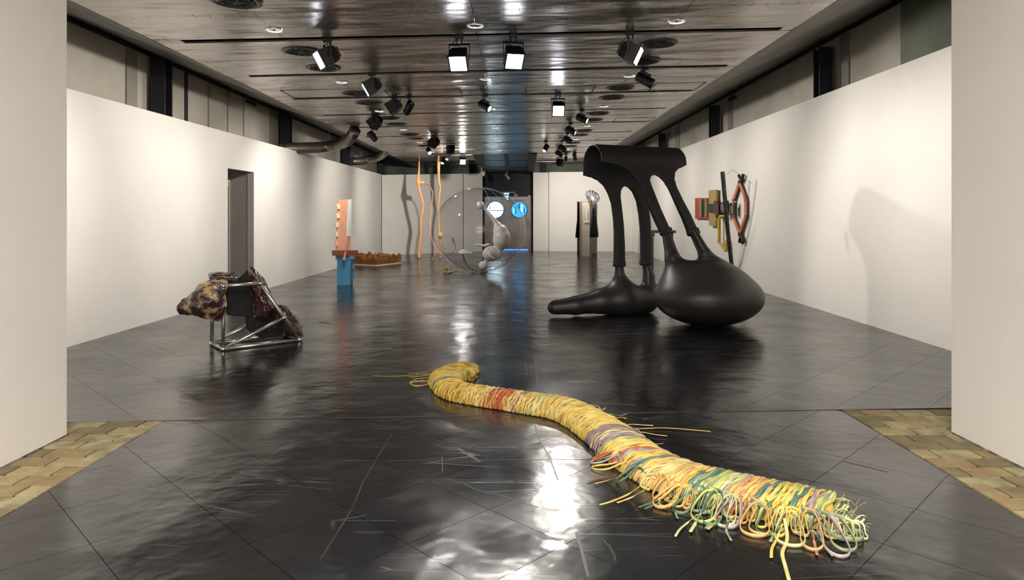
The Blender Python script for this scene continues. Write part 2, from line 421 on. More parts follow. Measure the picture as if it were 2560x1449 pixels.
# outer walls, posts
XL, XR = -5.42, 5.32
def ceilz(x): return EYE+2.0+.0215*x
ow = struct('wall_left', join(box(XL-.1, XL, 4.5, 29.0, 0, 4.6)), M_OUTER, 'grey plaster outer wall seen above the white partition')
for px0, px1 in ((313, 340), (673, 699)):
    Ya, Yb = 5.42*FPX/(CX-px0), 5.42*FPX/(CX-px1)
    part('pilaster', box(XL, XL+.02, Ya, Yb, 0, 4.5), M_PIL, ow)
for px_ in (464, 520, 568, 608):
    Ya = 5.42*FPX/(CX-px_); wd = .05 if px_ == 464 else .012
    part('panel_joint', box(XL, XL+.015, Ya-wd, Ya+wd, 0, 4.5), M_POST if px_ == 464 else M_PIL, ow)
orr = struct('wall_right', box(XR, XR+.1, 4.5, 29.0, 0, 5.2), M_OUTER, 'grey plaster outer wall above the tall white partition')
Yc = 5.32*FPX/(2255-CX)
part('concrete_section', box(XR-.02, XR, 4.9, Yc, 0, 5.2), M_CONC, orr)
for px0, px1 in ((2125, 2103), (1832, 1822), (1700, 1690)):
    part('pilaster', box(XR-.02, XR, 5.32*FPX/(px0-CX), 5.32*FPX/(px1-CX), 0, 5.0), M_PIL, orr)
pl_ = [P(1955+x, y, 1) for x, y in ((0, 235), (0, 262), (52, 240), (52, 190))]
for i, (y0, nm) in enumerate(zip((10.12, 15.75, 21.5, 27.3), ('nearest', 'second', 'third', 'farthest'))):
    t = thing('steel_post', (-5.25, y0+.1, 0), 'dark steel post behind the left partition, %s of its row' % nm, 'post', 'steel posts behind the left partition')
    part('flange', box(-5.36, -5.15, y0, y0+.03, 0, 3.80), M_POST, t); part('web', box(-5.27, -5.24, y0+.03, y0+.21, 0, 3.80), M_POST, t); part('flange', box(-5.36, -5.15, y0+.21, y0+.24, 0, 3.80), M_POST, t)
for i, (y0, nm) in enumerate(zip((11.16, 17.2, 23.2), ('nearest', 'second', 'farthest'))):
    t = thing('steel_post', (5.13, y0+.1, 0), 'dark steel post behind the right partition, %s of its row' % nm, 'post', 'steel posts behind the right partition')
    part('flange', box(5.03, 5.24, y0, y0+.03, 0, 4.22), M_POST, t); part('web', box(5.12, 5.15, y0+.03, y0+.21, 0, 4.22), M_POST, t); part('flange', box(5.03, 5.24, y0+.21, y0+.24, 0, 4.22), M_POST, t)
# left partition with door opening
DY0, DY1 = 11.8, 12.95
zdoor = 2.28
def seg(y0, y1, z0, z1):
    a, b_ = lx(y0), lx(y1)
    return prism([(a, y0, z0), (b_, y1, z0), (b_-.12, y1, z0), (a-.12, y0, z0)], (0, 0, z1-z0))
pw = struct('wall_partition_left', join(seg(4.66, 7.7, 0, ZL), seg(7.7, DY0, 0, ZL), seg(DY0, DY1, zdoor, ZL), seg(DY1, 24.62, 0, ZL)), M_WALL, 'long white free-standing partition along the left side')
M_JAMB = mat('grey_jamb', (158, 152, 146), .7)
M_FRAMEG = mat('pale_door_frame', (190, 184, 178), .5)
dr = struct('door_1', join(box(-5.42, lx(DY1)-.12, DY1, DY1+.05, 0, 2.34), box(-5.42, lx(DY0)-.12, DY0-.05, DY0, 0, 2.34)), M_JAMB, 'narrow doorway through the left partition with a grey reveal')
part('door_frame', box(lx(DY1)-.12, lx(DY1)-.002, DY1-.012, DY1+.0, 0, zdoor), M_FRAMEG, dr)
part('lintel', box(-5.42, -4.95, DY0, DY1, 2.285, 2.33), M_JAMB, dr)
part('door_leaf', box(-5.40, -5.37, DY0+.03, DY1-.05, 0, 2.05), mat('dark_door_leaf', (44, 42, 54), .4), dr)
part('frame_post', box(-5.39, -5.34, DY1-.07, DY1-.002, 0, 2.08), M_FRAMEG, dr)
part('transom', box(-5.40, -5.36, DY0+.03, DY1-.07, 2.05, 2.1), M_FRAMEG, dr)
t = thing('door_sensor', (-5.2, DY1-.12, 2.2), 'small white door sensor on the jamb of the left doorway', 'sensor')
c = P(565.5, 456, DY1-.1); part('sensor_body', box(c[0]-.035, c[0]+.03, c[1]-.04, c[1]+.1, c[2]-.07, c[2]+.07), mat('white_plastic', (228, 226, 222), .4), t)
part('sensor_arm', box(c[0]-.14, c[0]-.035, c[1]-.01, c[1]+.03, c[2]-.02, c[2]+.05), bpy.data.materials['white_plastic'], t)
part('sensor_label', box(c[0]-.012, c[0]+.012, c[1]-.042, c[1]-.040, c[2]-.02, c[2]+.03), M_JAMB, t)
pr = struct('wall_partition_right', prism([(4.80, 4.70, 0), (4.92, 4.70, 0), (4.89, 27.3, 0), (4.77, 27.3, 0)], (0, 0, ZR)), M_WALL, 'long tall white partition along the right side')
# wall ends (foreground reveals)
def bev_end(s, y1, ztop):
    x0 = s*3.0; p = [(x0, -4), (x0, y1-.06), (x0+s*.04, y1-.01), (x0+s*.12, y1), (s*3.2, y1), (s*3.2, -4)]
    return prism([(x, y, 0) for x, y in (p[::-1] if s > 0 else p)], (0, 0, ztop))
M_GAP = mat('dark_plaster_gap', (46, 44, 46), .9, rgb2=(150, 146, 138), nscale=14)
for s, y1, nm in ((-1, 4.66, 'left'), (1, 4.72, 'right')):
    o = struct('wall_entrance_%s' % nm, join(bev_end(s, y1, 4.9), (box(-5.6, -3.1, y1-.25, y1-.001, 0, 4.9) if s < 0 else box(3.1, 5.5, y1-.25, y1-.001, 0, 4.9))), M_REVEAL, '%s white wall end that frames the entrance to the hall' % nm)
    bs = struct('baseboard_%s' % nm, prism([(s*2.99, 2.0, .0), (s*3.03, 2.0, 0), (s*3.03, y1-.05, 0), (s*2.99, y1-.05, 0)], (0, 0, .012)), M_GAP, 'ragged dark plaster gap at the foot of the %s wall end' % nm)
struct('wall_back', box(-3.2, 3.2, -4.2, -4.0, 0, 4.9), M_REVEAL)
struct('ceiling_entrance', box(-3.2, 3.2, -4.2, 4.4, 3.95, 4.05), M_WALL)
# far end
M_BACKW = M_WALL
c0 = FL(955, 637.5); c1 = FL(1206, 628.5); c2 = FL(1333, 627); c3 = (4.78, 27.25, 0)
zb0 = EYE+(CY-437)/FPX*c0[1]; zb1 = EYE+(CY-433)/FPX*c1[1]
cm = FL(1158, 630)
def slab(p, q, z0p, z1q, th=.12):
    V = [(p[0], p[1], 0), (q[0], q[1], 0), (q[0], q[1]+th, 0), (p[0], p[1]+th, 0), (p[0], p[1], z0p), (q[0], q[1], z1q), (q[0], q[1]+th, z1q), (p[0], p[1]+th, z0p)]
    return V, [(0, 3, 2, 1), (4, 5, 6, 7), (0, 1, 5, 4), (1, 2, 6, 5), (2, 3, 7, 6), (3, 0, 4, 7)]
g_ = .012
fw = struct('wall_far_left', slab(c0, (cm[0]-g_, cm[1], 0), zb0, zb0+(zb1-zb0)*.8), M_BACKW, 'white partition closing the far left end of the hall')
part('end_panel', slab((cm[0]+g_, cm[1], 0), c1, zb0+(zb1-zb0)*.8, zb1), M_BACKW, fw)
zr = EYE+(CY-431)/FPX*c2[1]
c25 = FL(1372, 627)
c26 = (c25[0], c25[1]-.25, 0)
fr = struct('wall_far_right', join(slab(c2, c25, zr, zr), slab(c26, (c3[0], c3[1]-.2, 0), zr, zr+.03, .3)), M_BACKW, 'white partition closing the far right end of the hall')
struct('wall_end', join(box(XL, -1.1, 28.9, 29.0, 0, 4.6), box(.8, XR, 28.9, 29.0, 0, 5.2)), M_CONC, 'olive concrete end wall above the far partitions')
# ceiling
SLOTY = [7.66+1.917*k for k in range(-1, 12)]
SX0, SX1 = -3.70, 3.02
EX0, EX1 = -3.98, 3.16
def slopebox(x0, x1, y0, y1, dz0, dz1):
    V = [(x, y, ceilz(x)+dz) for dz in (dz0, dz1) for x, y in ((x0, y0), (x1, y0), (x1, y1), (x0, y1))]
    return V, [(0, 3, 2, 1), (4, 5, 6, 7), (0, 1, 5, 4), (1, 2, 6, 5), (2, 3, 7, 6), (3, 0, 4, 7)]
ce = struct('ceiling', slopebox(-5.6, 5.5, 4.4, 29.2, 1.3, 1.35), M_DARK, 'dark metal panel ceiling with long black slots')
part('slot_backing', slopebox(EX0, EX1, 4.6, 29.0, .16, .17), M_DARK, ce)
XB = [EX0, -2.53, -.39, 1.75, EX1]
for k, ys in enumerate(SLOTY[:-1]):
    ye = SLOTY[k+1]; mid = (ys+ye)/2
    for a, b_ in ((ys+.075, mid), (mid, ye-.075)):
        for i in range(4):
            x0, x1 = XB[i]+.003, XB[i+1]-.003
            bay = a > 22.6
            if bay and i in (1, 2):
                if i == 1: x1 = -1.33
                else: x0 = .82
            z = .003*rng.random()
            part('ceiling_panel', slopebox(x0, x1, a+.003, b_-.003, z, .02+z), M_CEIL, ce)
    for x0, x1 in ((EX0, SX0), (SX1, EX1)):
        part('slot_end', slopebox(x0+.004, x1, ye-.072, ye+.072, .004, .02), M_CEIL, ce)
# front filler strip
part('ceiling_panel', slopebox(EX0, EX1, 4.4, SLOTY[0]-.075, .002, .02), M_CEIL, ce)
# rivets along the panel joints of the nearest strips
rv, rf = [], []
def rivet(x, y):
    n0 = len(rv); z = ceilz(x)-.001
    rv.extend([(x-.007, y, z), (x, y-.007, z), (x+.007, y, z), (x, y+.007, z), (x, y, z-.004)]); rf.extend([(n0, n0+1, n0+4), (n0+1, n0+2, n0+4), (n0+2, n0+3, n0+4), (n0+3, n0, n0+4)])
for k in range(0, 4):
    ym = (SLOTY[k]+SLOTY[k+1])/2
    for i in range(46):
        for dy in (-.03, .03): rivet(EX0+.1+i*.152, ym+dy)
    for xb in XB[1:4]:
        for i in range(12):
            for dx in (-.03, .03): rivet(xb+dx, SLOTY[k]+.12+i*.15)
part('rivets', (rv, rf), M_DARK, ce, kind='stuff')
# access hatches: thin panels with a dark outline
M_LINE = mat('hatch_joint', (30, 28, 28), .7)
for pxs, pys, Yk in (((700, 900), (218, 241), 10.7), ((960, 1150), (213, 236), 10.9), ((1640, 1765), (198, 224), 10.8), ((1315, 1490), (205, 228), 10.9), ((1540, 1640), (288, 306), 14.7), ((870, 960), (295, 312), 14.6), ((1495, 1570), (341, 352), 18.6), ((1010, 1070), (350, 363), 18.9)):
    x0, x1 = (pxs[0]-CX)/FPX*Yk, (pxs[1]-CX)/FPX*Yk
    y0, y1 = Yk-.02, Yk+.68
    part('access_hatch', join(slopebox(x0, x1, y0, y0+.012, -.003, .0), slopebox(x0, x1, y1, y1+.02, -.003, 0), slopebox(x0, x0+.012, y0, y1, -.003, 0), slopebox(x1-.012, x1, y0, y1, -.003, 0)), M_LINE, ce)
# coves at the sides
def cove(x0, z0, x1, z1, nm):
    n = 60; V, F = [], []
    for k in range(n+1):
        y = 4.4+(29-4.4)*k/n
        for u in (0, .25, .5, .75, 1):
            V.append((x0+(x1-x0)*u, y, z0+(z1-z0)*u+.025*math.sin(PI*u)*math.sin(y*2.1+u*3)))
    for k in range(n):
        for j in range(4):
            q = (k*5+j, k*5+j+1, (k+1)*5+j+1, (k+1)*5+j); F.append(q)
    return part('side_cove', (V, F), M_COVE, ce, True)
cove(EX0, ceilz(EX0), XL, EYE+2.41, 'l'); cove(EX1, ceilz(EX1), XR, EYE+2.95, 'r')
part('wall_head_strip', box(XL, XL+.06, 4.5, 28.9, EYE+2.34, EYE+2.42), M_DARK, ce)
part('wall_head_strip', box(XR-.06, XR, 4.5, 28.9, EYE+2.88, EYE+2.96), M_DARK, ce)
# end bay over the doors: dark sloping bulkhead with three black channels
M_BULK = mat('charcoal_bulkhead', (62, 62, 64), .5, rgb2=(50, 50, 54))
def bulk(px0, px1, Y0, Y1, py0, py1, th=.05, dz=0.0):
    a = P(px0[0], py0, Y0); b_ = P(px1[0], py0, Y0); c_ = P(px1[1], py1, Y1); d_ = P(px0[1], py1, Y1)
    return prism([(q[0], q[1], q[2]+dz) for q in (a, b_, c_, d_)], (0, 0, th))
bk = struct('ceiling_bulkhead', bulk((1181, 1206), (1342, 1333), 22.85, 27.8, 383, 434), M_BULK, 'dark sloping bulkhead over the far double doors')
for a, b_ in (((1181, 1203), (1208, 1216)), ((1260, 1265), (1270, 1276)), ((1322, 1318), (1343, 1333))):
    part('black_channel', bulk(a, b_, 22.8, 27.75, 382, 434, .03, -.03), M_NAVY, bk)
for u in (.3, .62, .85):
    Yq = 22.85+4.95*u; pyq = 383+51*u*27.8/Yq*.98
    part('bulkhead_joint', box(-1.2, .75, Yq, Yq+.03, (EYE+150/FPX*22.85)*(1-u)+(EYE+99/FPX*27.8)*u-.012, (EYE+150/FPX*22.85)*(1-u)+(EYE+99/FPX*27.8)*u+.01), M_DARK, bk)
# flanking short posts
for px_, col in ((1196, 0), (1341, 0)):
    c = P(px_, 440, 27.1 if px_ < 1300 else 27.5)
    struct('trim_%d' % (3 if px_ < 1300 else 4), box(c[0]-.12, c[0]+.12, c[1], c[1]+.2, zr-.3, 3.6), M_POST)
# lintel wall and double door
YD = 27.75
xl, xr = (1204-CX)/FPX*YD, (1335-CX)/FPX*YD
M_STEEL = mat('brushed_door_steel', (128, 122, 112), .38, .55, rgb2=(104, 98, 90), nscale=2.5, bump=.003, bscale=3)
zdt = EYE+(CY-494)/FPX*YD
struct('wall_far_lintel', box(xl-.5, xr+.5, YD-.02, YD+.1, zdt+.05, 3.6), M_NAVY, 'black wall above the double doors')
struct('wall_far_jamb', join(box(xl-.5, (1210-CX)/FPX*YD, YD-.02, YD+.1, 0, zdt+.05), box((1329-CX)/FPX*YD, xr+.5, YD-.02, YD+.1, 0, zdt+.05)), M_NAVY)
M_BLUEPANE = mat('daylit_blue_pane', (40, 150, 215), .2, emit=(50, 165, 230), estr=1.1, rgb2=(20, 90, 160))
M_WHITEPANE = mat('daylit_white_pane', (230, 250, 255), .2, emit=(215, 245, 255), estr=4.5)
M_DBLUE = mat('dark_blue_mullion', (20, 70, 110), .4, emit=(20, 100, 160), estr=.4)
def door_leaf(n, px0, px1, cxp, cyp, rp, panemat):
    x0, x1 = (px0-CX)/FPX*YD, (px1-CX)/FPX*YD; c = P(cxp, cyp, YD); r = rp/FPX*YD
    # plate with a round hole
    z0, z1 = .06, zdt; S = 48; V, F = [], []
    for yy in (YD-.04, YD):
        for j in range(S):
            t = 2*PI*j/S; V.append((c[0]+r*math.cos(t), yy, c[2]+r*math.sin(t)))
        for j in range(S):
            t = 2*PI*j/S; dx, dz = math.cos(t), math.sin(t)
            k = min((x1-c[0])/dx if dx > 1e-6 else ((x0-c[0])/dx if dx < -1e-6 else 1e9), (z1-c[2])/dz if dz > 1e-6 else ((z0-c[2])/dz if dz < -1e-6 else 1e9))
            V.append((c[0]+k*dx, yy, c[2]+k*dz))
    for o in (0, 2*S):
        for j in range(S):
            q = (o+j, o+(j+1) % S, o+S+(j+1) % S, o+S+j); F.append(q if o else q[::-1])
    for j in range(S):
        F.append((j, (j+1) % S, 2*S+(j+1) % S, 2*S+j))
    # square corners
    for cxr, czr in ((x0, z0), (x1, z0), (x1, z1), (x0, z1)):
        n0 = len(V); js = [j for j in range(S)]
        best = sorted(js, key=lambda j: (V[S+j][0]-cxr)**2+(V[S+j][2]-czr)**2)[:2]
        V += [(cxr, YD-.04, czr)]; F.append((S+best[0], S+best[1], n0))
    d = struct('door_%d' % n, (V, F), M_STEEL, 'grey steel double-door leaf with a round porthole, %s leaf' % ('left' if n == 2 else 'right'))
    part('porthole_ring', lathe([(r-.01, -.02), (r+.03, -.02), (r+.03, .02), (r-.01, .02), (r-.01, -.02)], (c[0], YD-.04, c[2]), (0, 1, 0), 40), M_DBLUE, d, True)
    part('pane', prism([(c[0]+r*math.cos(2*PI*j/40), YD+.02, c[2]+r*math.sin(2*PI*j/40)) for j in range(40)], (0, .01, 0)), panemat, d)
    return d, c, r
d2, c, r = door_leaf(2, 1210, 1268, 1238.5, 524, 20.5, M_WHITEPANE)
part('mullion', box(c[0]-r*.97, c[0]+r*.97, YD, YD+.02, c[2]-.055, c[2]-.02), M_DBLUE, d2)
part('mullion', box(c[0]-r*.8, c[0]-r*.62, YD, YD+.02, c[2]-.0, c[2]+r*.55), M_BLUEPANE, d2)
part('door_closer', box((1211-CX)/FPX*YD, (1229-CX)/FPX*YD, YD-.1, YD-.04, EYE+(CY-502)/FPX*YD, EYE+(CY-498)/FPX*YD), M_FRAMEG, d2)
d3, c, r = door_leaf(3, 1269, 1320, 1297.5, 524, 19.5, M_BLUEPANE)
M_LB = mat('daylit_pale_blue', (120, 210, 245), .3, emit=(110, 205, 245), estr=1.6)
for x0, x1, z0, z1, mm in ((-.5, -.38, -.6, .4, M_DBLUE), (-.1, .12, .1, .85, M_DBLUE), (.2, .5, -.3, .6, M_LB), (-.75, -.6, -.5, .2, M_LB), (.6, .75, -.5, .3, M_DBLUE), (-.05, .3, .25, .35, M_DBLUE)):
    part('mullion', box(c[0]+x0*r, c[0]+x1*r, YD+.0, YD+.018, c[2]+z0*r, c[2]+z1*r), mm, d3)
part('door_closer', box((1278-CX)/FPX*YD, (1319-CX)/FPX*YD, YD-.12, YD-.04, EYE+(CY-499)/FPX*YD, EYE+(CY-494)/FPX*YD), M_FRAMEG, d3)
part('door_frame', box((1320-CX)/FPX*YD, (1328-CX)/FPX*YD, YD-.05, YD, 0, zdt+.1), M_STEEL, d3)
part('threshold_glow', box((1211-CX)/FPX*YD, (1320-CX)/FPX*YD, YD-.03, YD-.01, .005, .05), mat('daylight_under_door', (60, 140, 220), .3, emit=(70, 150, 225), estr=1.0), d3)
# exit sign
t = thing('exit_sign', P(1272, 488, YD-.1), 'small lit green and blue running-man exit sign above the double doors', 'sign')
M_SIGN = mat('lit_exit_sign', (20, 110, 150), .3, emit=(20, 110, 165), estr=.9); M_SIGNW = mat('lit_exit_symbol', (220, 255, 250), .3, emit=(215, 255, 250), estr=1.6)
def sgn(x0, x1, y0, y1, d=0): a = P(x0, y1, YD-.1); b_ = P(x1, y0, YD-.1); return box(a[0], b_[0], YD-.10-d, YD-.06, a[2], b_[2])
part('sign_box', sgn(1259.5, 1272.5, 483, 497), M_SIGN, t); part('sign_border', sgn(1259.5, 1272.5, 482.5, 484.5, .006), M_SIGNW, t)
man = [sgn(1268, 1269.6, 488.3, 489.8, .006)]
def bar(a, b_, wd, d=.006):
    A = np.array(P(a[0], a[1], YD-.1)); B = np.array(P(b_[0], b_[1], YD-.1)); v = B-A; v /= np.linalg.norm(v); n = np.cross(v, (0, 1, 0))*wd
    return prism([A-n, B-n, B+n, A+n], (0, -d, 0))
man += [bar((1268.6, 490), (1267, 493), .012), bar((1268.5, 490.3), (1271.3, 491.3), .008), bar((1268, 490.5), (1265.5, 491.5), .008), bar((1267, 493), (1269.8, 494), .009), bar((1269.8, 494), (1269.5, 496), .009), bar((1267, 493), (1265, 495.8), .009), bar((1261, 489.8), (1265, 489.8), .012)]
part('running_man', join(*man), M_SIGNW, t)
part('sign_rail', join(sgn(1253, 1289, 479.5, 482, .02), sgn(1285.5, 1288.5, 478, 493, .02), sgn(1253, 1254.5, 480, 486, .02)), M_JAMB, t)
t = thing('door_detector', P(1291, 490, YD-.1), 'small pale oval motion detector at the right of the exit sign', 'sensor')
part('detector_body', ellipsoid(P(1291.5, 489.5, YD-.12), (.035, .03, .09)), M_FRAMEG, t, True)
part('detector_lens', ellipsoid(P(1291.5, 488, YD-.15), (.012, .01, .02)), M_BLACKM, t, True)
# ================================================================== CEILING FITTINGS
def ordn(i): return ['nearest', 'second', 'third', 'fourth', 'fifth', 'sixth', 'seventh', 'eighth', 'ninth', 'tenth', 'eleventh', 'twelfth', 'thirteenth', 'fourteenth', 'fifteenth', 'farthest'][i]
rows = ((-2.53, 'left'), (-.39, 'middle'), (1.75, 'right'))
ring_me = mesh('ring', *lathe([(.075, .02), (.078, -.004), (.094, -.006), (.098, .0), (.098, .02)], seg=28), M_CHROME, True)
cup_me = mesh('reflector', *lathe([(.076, .0), (.066, .04), (.04, .075), (.0, .08)], seg=28), M_DLIGHT, True)
bulb_me = mesh('lamp_bulb', *lathe([(.0, .02), (.012, .022), (.014, .05), (.012, .078)], seg=12), M_BLACKM, True)
hole_me = mesh('recess', *lathe([(.13, .0), (.0, .0)], seg=24), M_DARK)
for x, rn in rows:
    for i in range(6):
        y = 7.26+2.875*i
        if x == -.39 and y > 22: pass
        t = thing('recessed_downlight', (x, y, ceilz(x)-.001), 'round recessed chrome downlight in the %s ceiling row, %s of its row' % (rn, ordn(i)), 'downlight', 'recessed downlights')
        rot = (0, -math.atan(.0215), 0)
        put('trim_ring', ring_me, t, rot=rot)
        c_ = put('reflector', cup_me, t, (0, 0, -.075+.07)); put('bulb', bulb_me, c_, (0, 0, -.02))
dif_prof = [(.235, .0), (.235, -.006), (.19, -.012), (.185, .0), (.17, .05)]
M_DIF = mat('grey_diffuser_metal', (70, 68, 68), .4, .6); M_DIF2 = mat('dark_diffuser_core', (28, 28, 34), .4, .4)
d1 = mesh('outer_ring', *lathe(dif_prof, seg=36), M_DIF, True)
d2m = mesh('cone', *lathe([(.172, .04), (.15, -.008), (.13, -.01), (.12, .03), (.1, -.006), (.07, .0), (.03, .03), (0, .03)], seg=36), M_DIF2, True)
fin = []
for j in range(12):
    a = 2*PI*j/12; ca, sa = math.cos(a), math.sin(a)
    fin.append(obox((ca*.095, sa*.095, .0), (ca, sa, 0), (-sa, ca, 0), (0, 0, 1), .15, .006, .03))
d3m = mesh('fins', *join(*fin), M_DIF)
lab = {0: 'left', 1: 'right'}
for si, x in ((0, -2.53), (1, 1.75)):
    n = 0
    for i in range(-1, 6):
        for dy in (.94, 1.88):
            y = 7.26+2.875*i+dy
            if y < 5.3 or y > 26: continue
            t = thing('ceiling_diffuser', (x, y, ceilz(x)), 'round dark grey air diffuser in the %s ceiling row, %s of its row' % (lab[si], ordn(n)), 'air diffuser', 'round air diffusers'); n += 1
            put('outer_ring', d1, t); put('cone', d2m, t); put('fins', d3m, t)

# ================================================================== SPOTLIGHTS
ALLL = []
def lamp(px, py, s, kind, aim, label, power=60, ang=55, lit=1, size=1.0, blend=.7):
    Y = SLOTY[s]
    c = np.array(P(px, py, Y)); aim = np.array(aim, float); d = aim-c; d /= np.linalg.norm(d)
    zc = ceilz(c[0])
    side = np.cross(d, (0, 0, 1)); side /= np.linalg.norm(side); up = np.cross(side, d)
    nm = 'floodlight' if kind == 'box' else 'cylinder_spotlight'
    t = thing(nm, (c[0], c[1], zc), label, 'spotlight', 'black track spotlights')
    S = size
    part('track_adaptor', box(c[0]-.05, c[0]+.05, c[1]-.02, c[1]+.02, zc-.03, zc+.165), M_BLACKM, t)
    if kind == 'box':
        w_, h_, l_ = .2*S, .2*S, .2*S
        A = c-d*l_*.5; B = c+d*l_*.5
        # tapered housing
        V = []
        for q, k in ((A, .78), (c-d*l_*.1, 1.0), (B, 1.0)):
            for i, j in ((-.5, -.5), (.5, -.5), (.5, .5), (-.5, .5)): V.append(q+side*w_*i*k+up*h_*j*k)
        F = [(0, 3, 2, 1), (8, 9, 10, 11)]
        for k in (0, 4):
            for j in range(4): F.append((k+j, k+(j+1) % 4, k+4+(j+1) % 4, k+4+j))
        hs = part('housing', (V, F), M_BLACKM, t)
        fins_ = [obox(c-d*l_*(.5+.0)+d*l_*.06*k+up*h_*.0, side, up, d, w_*.9, h_*.9, .004) for k in range(0, 1)]
        part('heat_sink', join(*[obox(A+side*w_*.09*k-d*.012, side, up, d, .008, h_*.6, .03) for k in range(-4, 5)]), M_BLACKM, t)
        part('lens_rim', join(*[obox(B+up*h_*.5*a+side*w_*.5*b_, side, up, d, (w_+.02 if a else .012), (h_+.02 if b_ else .012), .02) for a, b_ in ((1, 0), (-1, 0), (0, 1), (0, -1))]), M_BLACKM, t)
        part('lens', obox(B+d*.002, side, up, d, w_*.9, h_*.9, .004), M_LENS if lit == 1 else M_LENS2, t)
        ys = c+np.array((0, 0, .14*S))
        yk = [obox(c+side*(w_*.5+.014)*k+np.array((0, 0, .075*S)), side, d, (0, 0, 1), .008, .03, .17*S) for k in (-1, 1)]
        yk.append(obox(c+np.array((0, 0, .155*S)), side, d, (0, 0, 1), w_+.04, .03, .01))
        part('yoke', join(*yk), M_BLACKM, t)
        z0 = c[2]+.155*S
        part('hanger', tube([(c[0]-.03, c[1], z0), (c[0]-.03, c[1], zc)], .009, 6), M_BLACKM, t); part('hanger', tube([(c[0]+.03, c[1], z0), (c[0]+.03, c[1], zc)], .009, 6), M_BLACKM, t)
        cb = cat_rom([A, A-d*.04+np.array((0, 0, .05)), (A+np.array((c[0], c[1], zc)))/2+side*.09, (c[0], c[1], zc-.02)], 16)
        part('cable', tube(cb, .005, 5), M_BLACKM, t, True)
        mouth = B
    else:
        r_ = .062*S; l_ = .24*S
        A = c-d*l_*.5; B = c+d*l_*.5
        part('housing', lathe([(r_*.3, -l_*.5), (r_*.85, -l_*.5), (r_, -l_*.44), (r_, l_*.3), (r_*1.04, l_*.32), (r_*1.04, l_*.5), (r_*.86, l_*.5), (r_*.8, l_*.44)], c, d, 20), M_BLACKM, t, True)
        part('lens', lathe([(r_*.84, l_*.455), (0.001, l_*.455)], c, d, 20), M_LENS if lit == 1 else M_LENS2, t)
        part('gear_box', obox(c-d*l_*.12+up*(r_+.012), side, up, d, .05*S, .04*S, l_*.62), M_BLACKM, t)
        part('stem', tube([c+up*r_*.2, c+np.array((0, 0, .12*S)), (c[0], c[1], zc)], .010, 8), M_BLACKM, t)
        cb = cat_rom([c-d*l_*.3+up*r_, c+up*(r_+.05)-d*.08+side*.05, c+np.array((0, 0, .14))+side*.05, c+np.array((0, 0, .17))], 14)
        part('cable', tube(cb, .004, 5), M_BLACKM, t, True)
        mouth = B-d*l_*.0
    if power:
        l = bpy.data.lights.new('spot_beam', 'SPOT'); l.energy = power*POWER*(1.35 if ang > 70 else 1.0); l.color = LAMP_COL; l.spot_size = math.radians(ang+(25 if 70 <= ang < 90 else 0)); l.spot_blend = 1.0 if ang >= 70 else blend; l.shadow_soft_size = .05
        o = bpy.data.objects.new('spot_beam', l); COL.objects.link(o)
        q = mouth+d*.03
        o.parent = t; o.location = tuple(q-np.array(origin(t)))
        o.rotation_euler = Vector(tuple(d)).to_track_quat('-Z', 'Y').to_euler()
        ALLL.append((l, nm, c))
    return t
W1 = 1.0
lamp(818, 142, 1, 'box', (-4.9, 5.9, 1.4), 'lit square floodlight hanging alone at the near left slot, tilted toward the left wall', 185, 95)
lamp(1148, 146, 1, 'box', (-.9, 4.6, .0), 'glaring floodlight facing the entrance, left one of the bright middle pair', 85, 50)
lamp(1283, 141, 1, 'box', (.7, 4.4, .0), 'glaring floodlight facing the entrance, right one of the bright middle pair', 85, 50)
lamp(1575, 132, 1, 'box', (4.8, 6.4, 1.5), 'lit floodlight at the near right slot, tilted toward the right wall', 150, 95)
lamp(1395, 270, 3, 'box', (.9, 7.0, .0), 'glaring floodlight facing the entrance in the middle of the hall above the tall black sculpture', 100, 62)
lamp(1612, 200, 2, 'cyl', (4.77, 9.0, 1.7), 'large lit cylinder spotlight below the right-hand near floodlight, aimed right', 150, 75, size=1.1)
lamp(930, 216, 2, 'box', (-4.9, 8.8, 1.5), 'square floodlight seen from its back, second nearest on the left side', 190, 85, lit=2)
lamp(985, 266, 3, 'box', (-4.85, 11.6, 1.5), 'square floodlight with a looping cable beside a slim cylinder spotlight', 140, 85, lit=2)
lamp(1022, 270, 3, 'cyl', (-3.5, 14.3, 1.1), 'slim cylinder spotlight hanging right of the floodlight with a looping cable', 130, 40, lit=2)
lamp(1212, 265, 3, 'cyl', (2.6, 9.6, 1.3), 'single cylinder spotlight in the ceiling centre aimed at the tall black sculpture', 190, 60, blend=.5)
lamp(1455, 297, 4, 'cyl', (4.77, 11.9, 1.7), 'cylinder spotlight aimed right, first behind the glaring middle lamp', 140, 75)
lamp(1427, 327, 5, 'cyl', (4.77, 14.2, 1.7), 'cylinder spotlight aimed right, second of the receding right-hand line', 130, 75)
lamp(1419, 350, 6, 'cyl', (4.77, 16.8, 1.7), 'cylinder spotlight aimed right, third of the receding right-hand line', 120, 75)
lamp(1405, 371, 7, 'cyl', (4.77, 19.4, 1.7), 'cylinder spotlight aimed right, fourth of the receding right-hand line', 120, 75)
lamp(1397, 384, 8, 'cyl', (4.77, 22.4, 1.5), 'cylinder spotlight aimed right, lowest lit one of the right-hand cluster', 170, 75)
lamp(1365, 371, 7, 'cyl', (-.9, 16.9, .6), 'small lit cylinder spotlight aimed down left at the clear bubble, right of centre', 260, 40)
lamp(938, 305, 4, 'box', (-4.8, 14.2, 1.5), 'square floodlight with no visible beam, hanging just above a dark cylinder spotlight', 150, 85, lit=2)
lamp(930, 341, 5, 'cyl', (-.7, 17.4, .7), 'dark cylinder spotlight at the far left end of its slot', 230, 50, lit=2)
lamp(1085, 355, 6, 'box', (-4.7, 18.8, 1.3), 'small square floodlight directly above a lit cylinder spotlight on the left', 160, 85, lit=2)
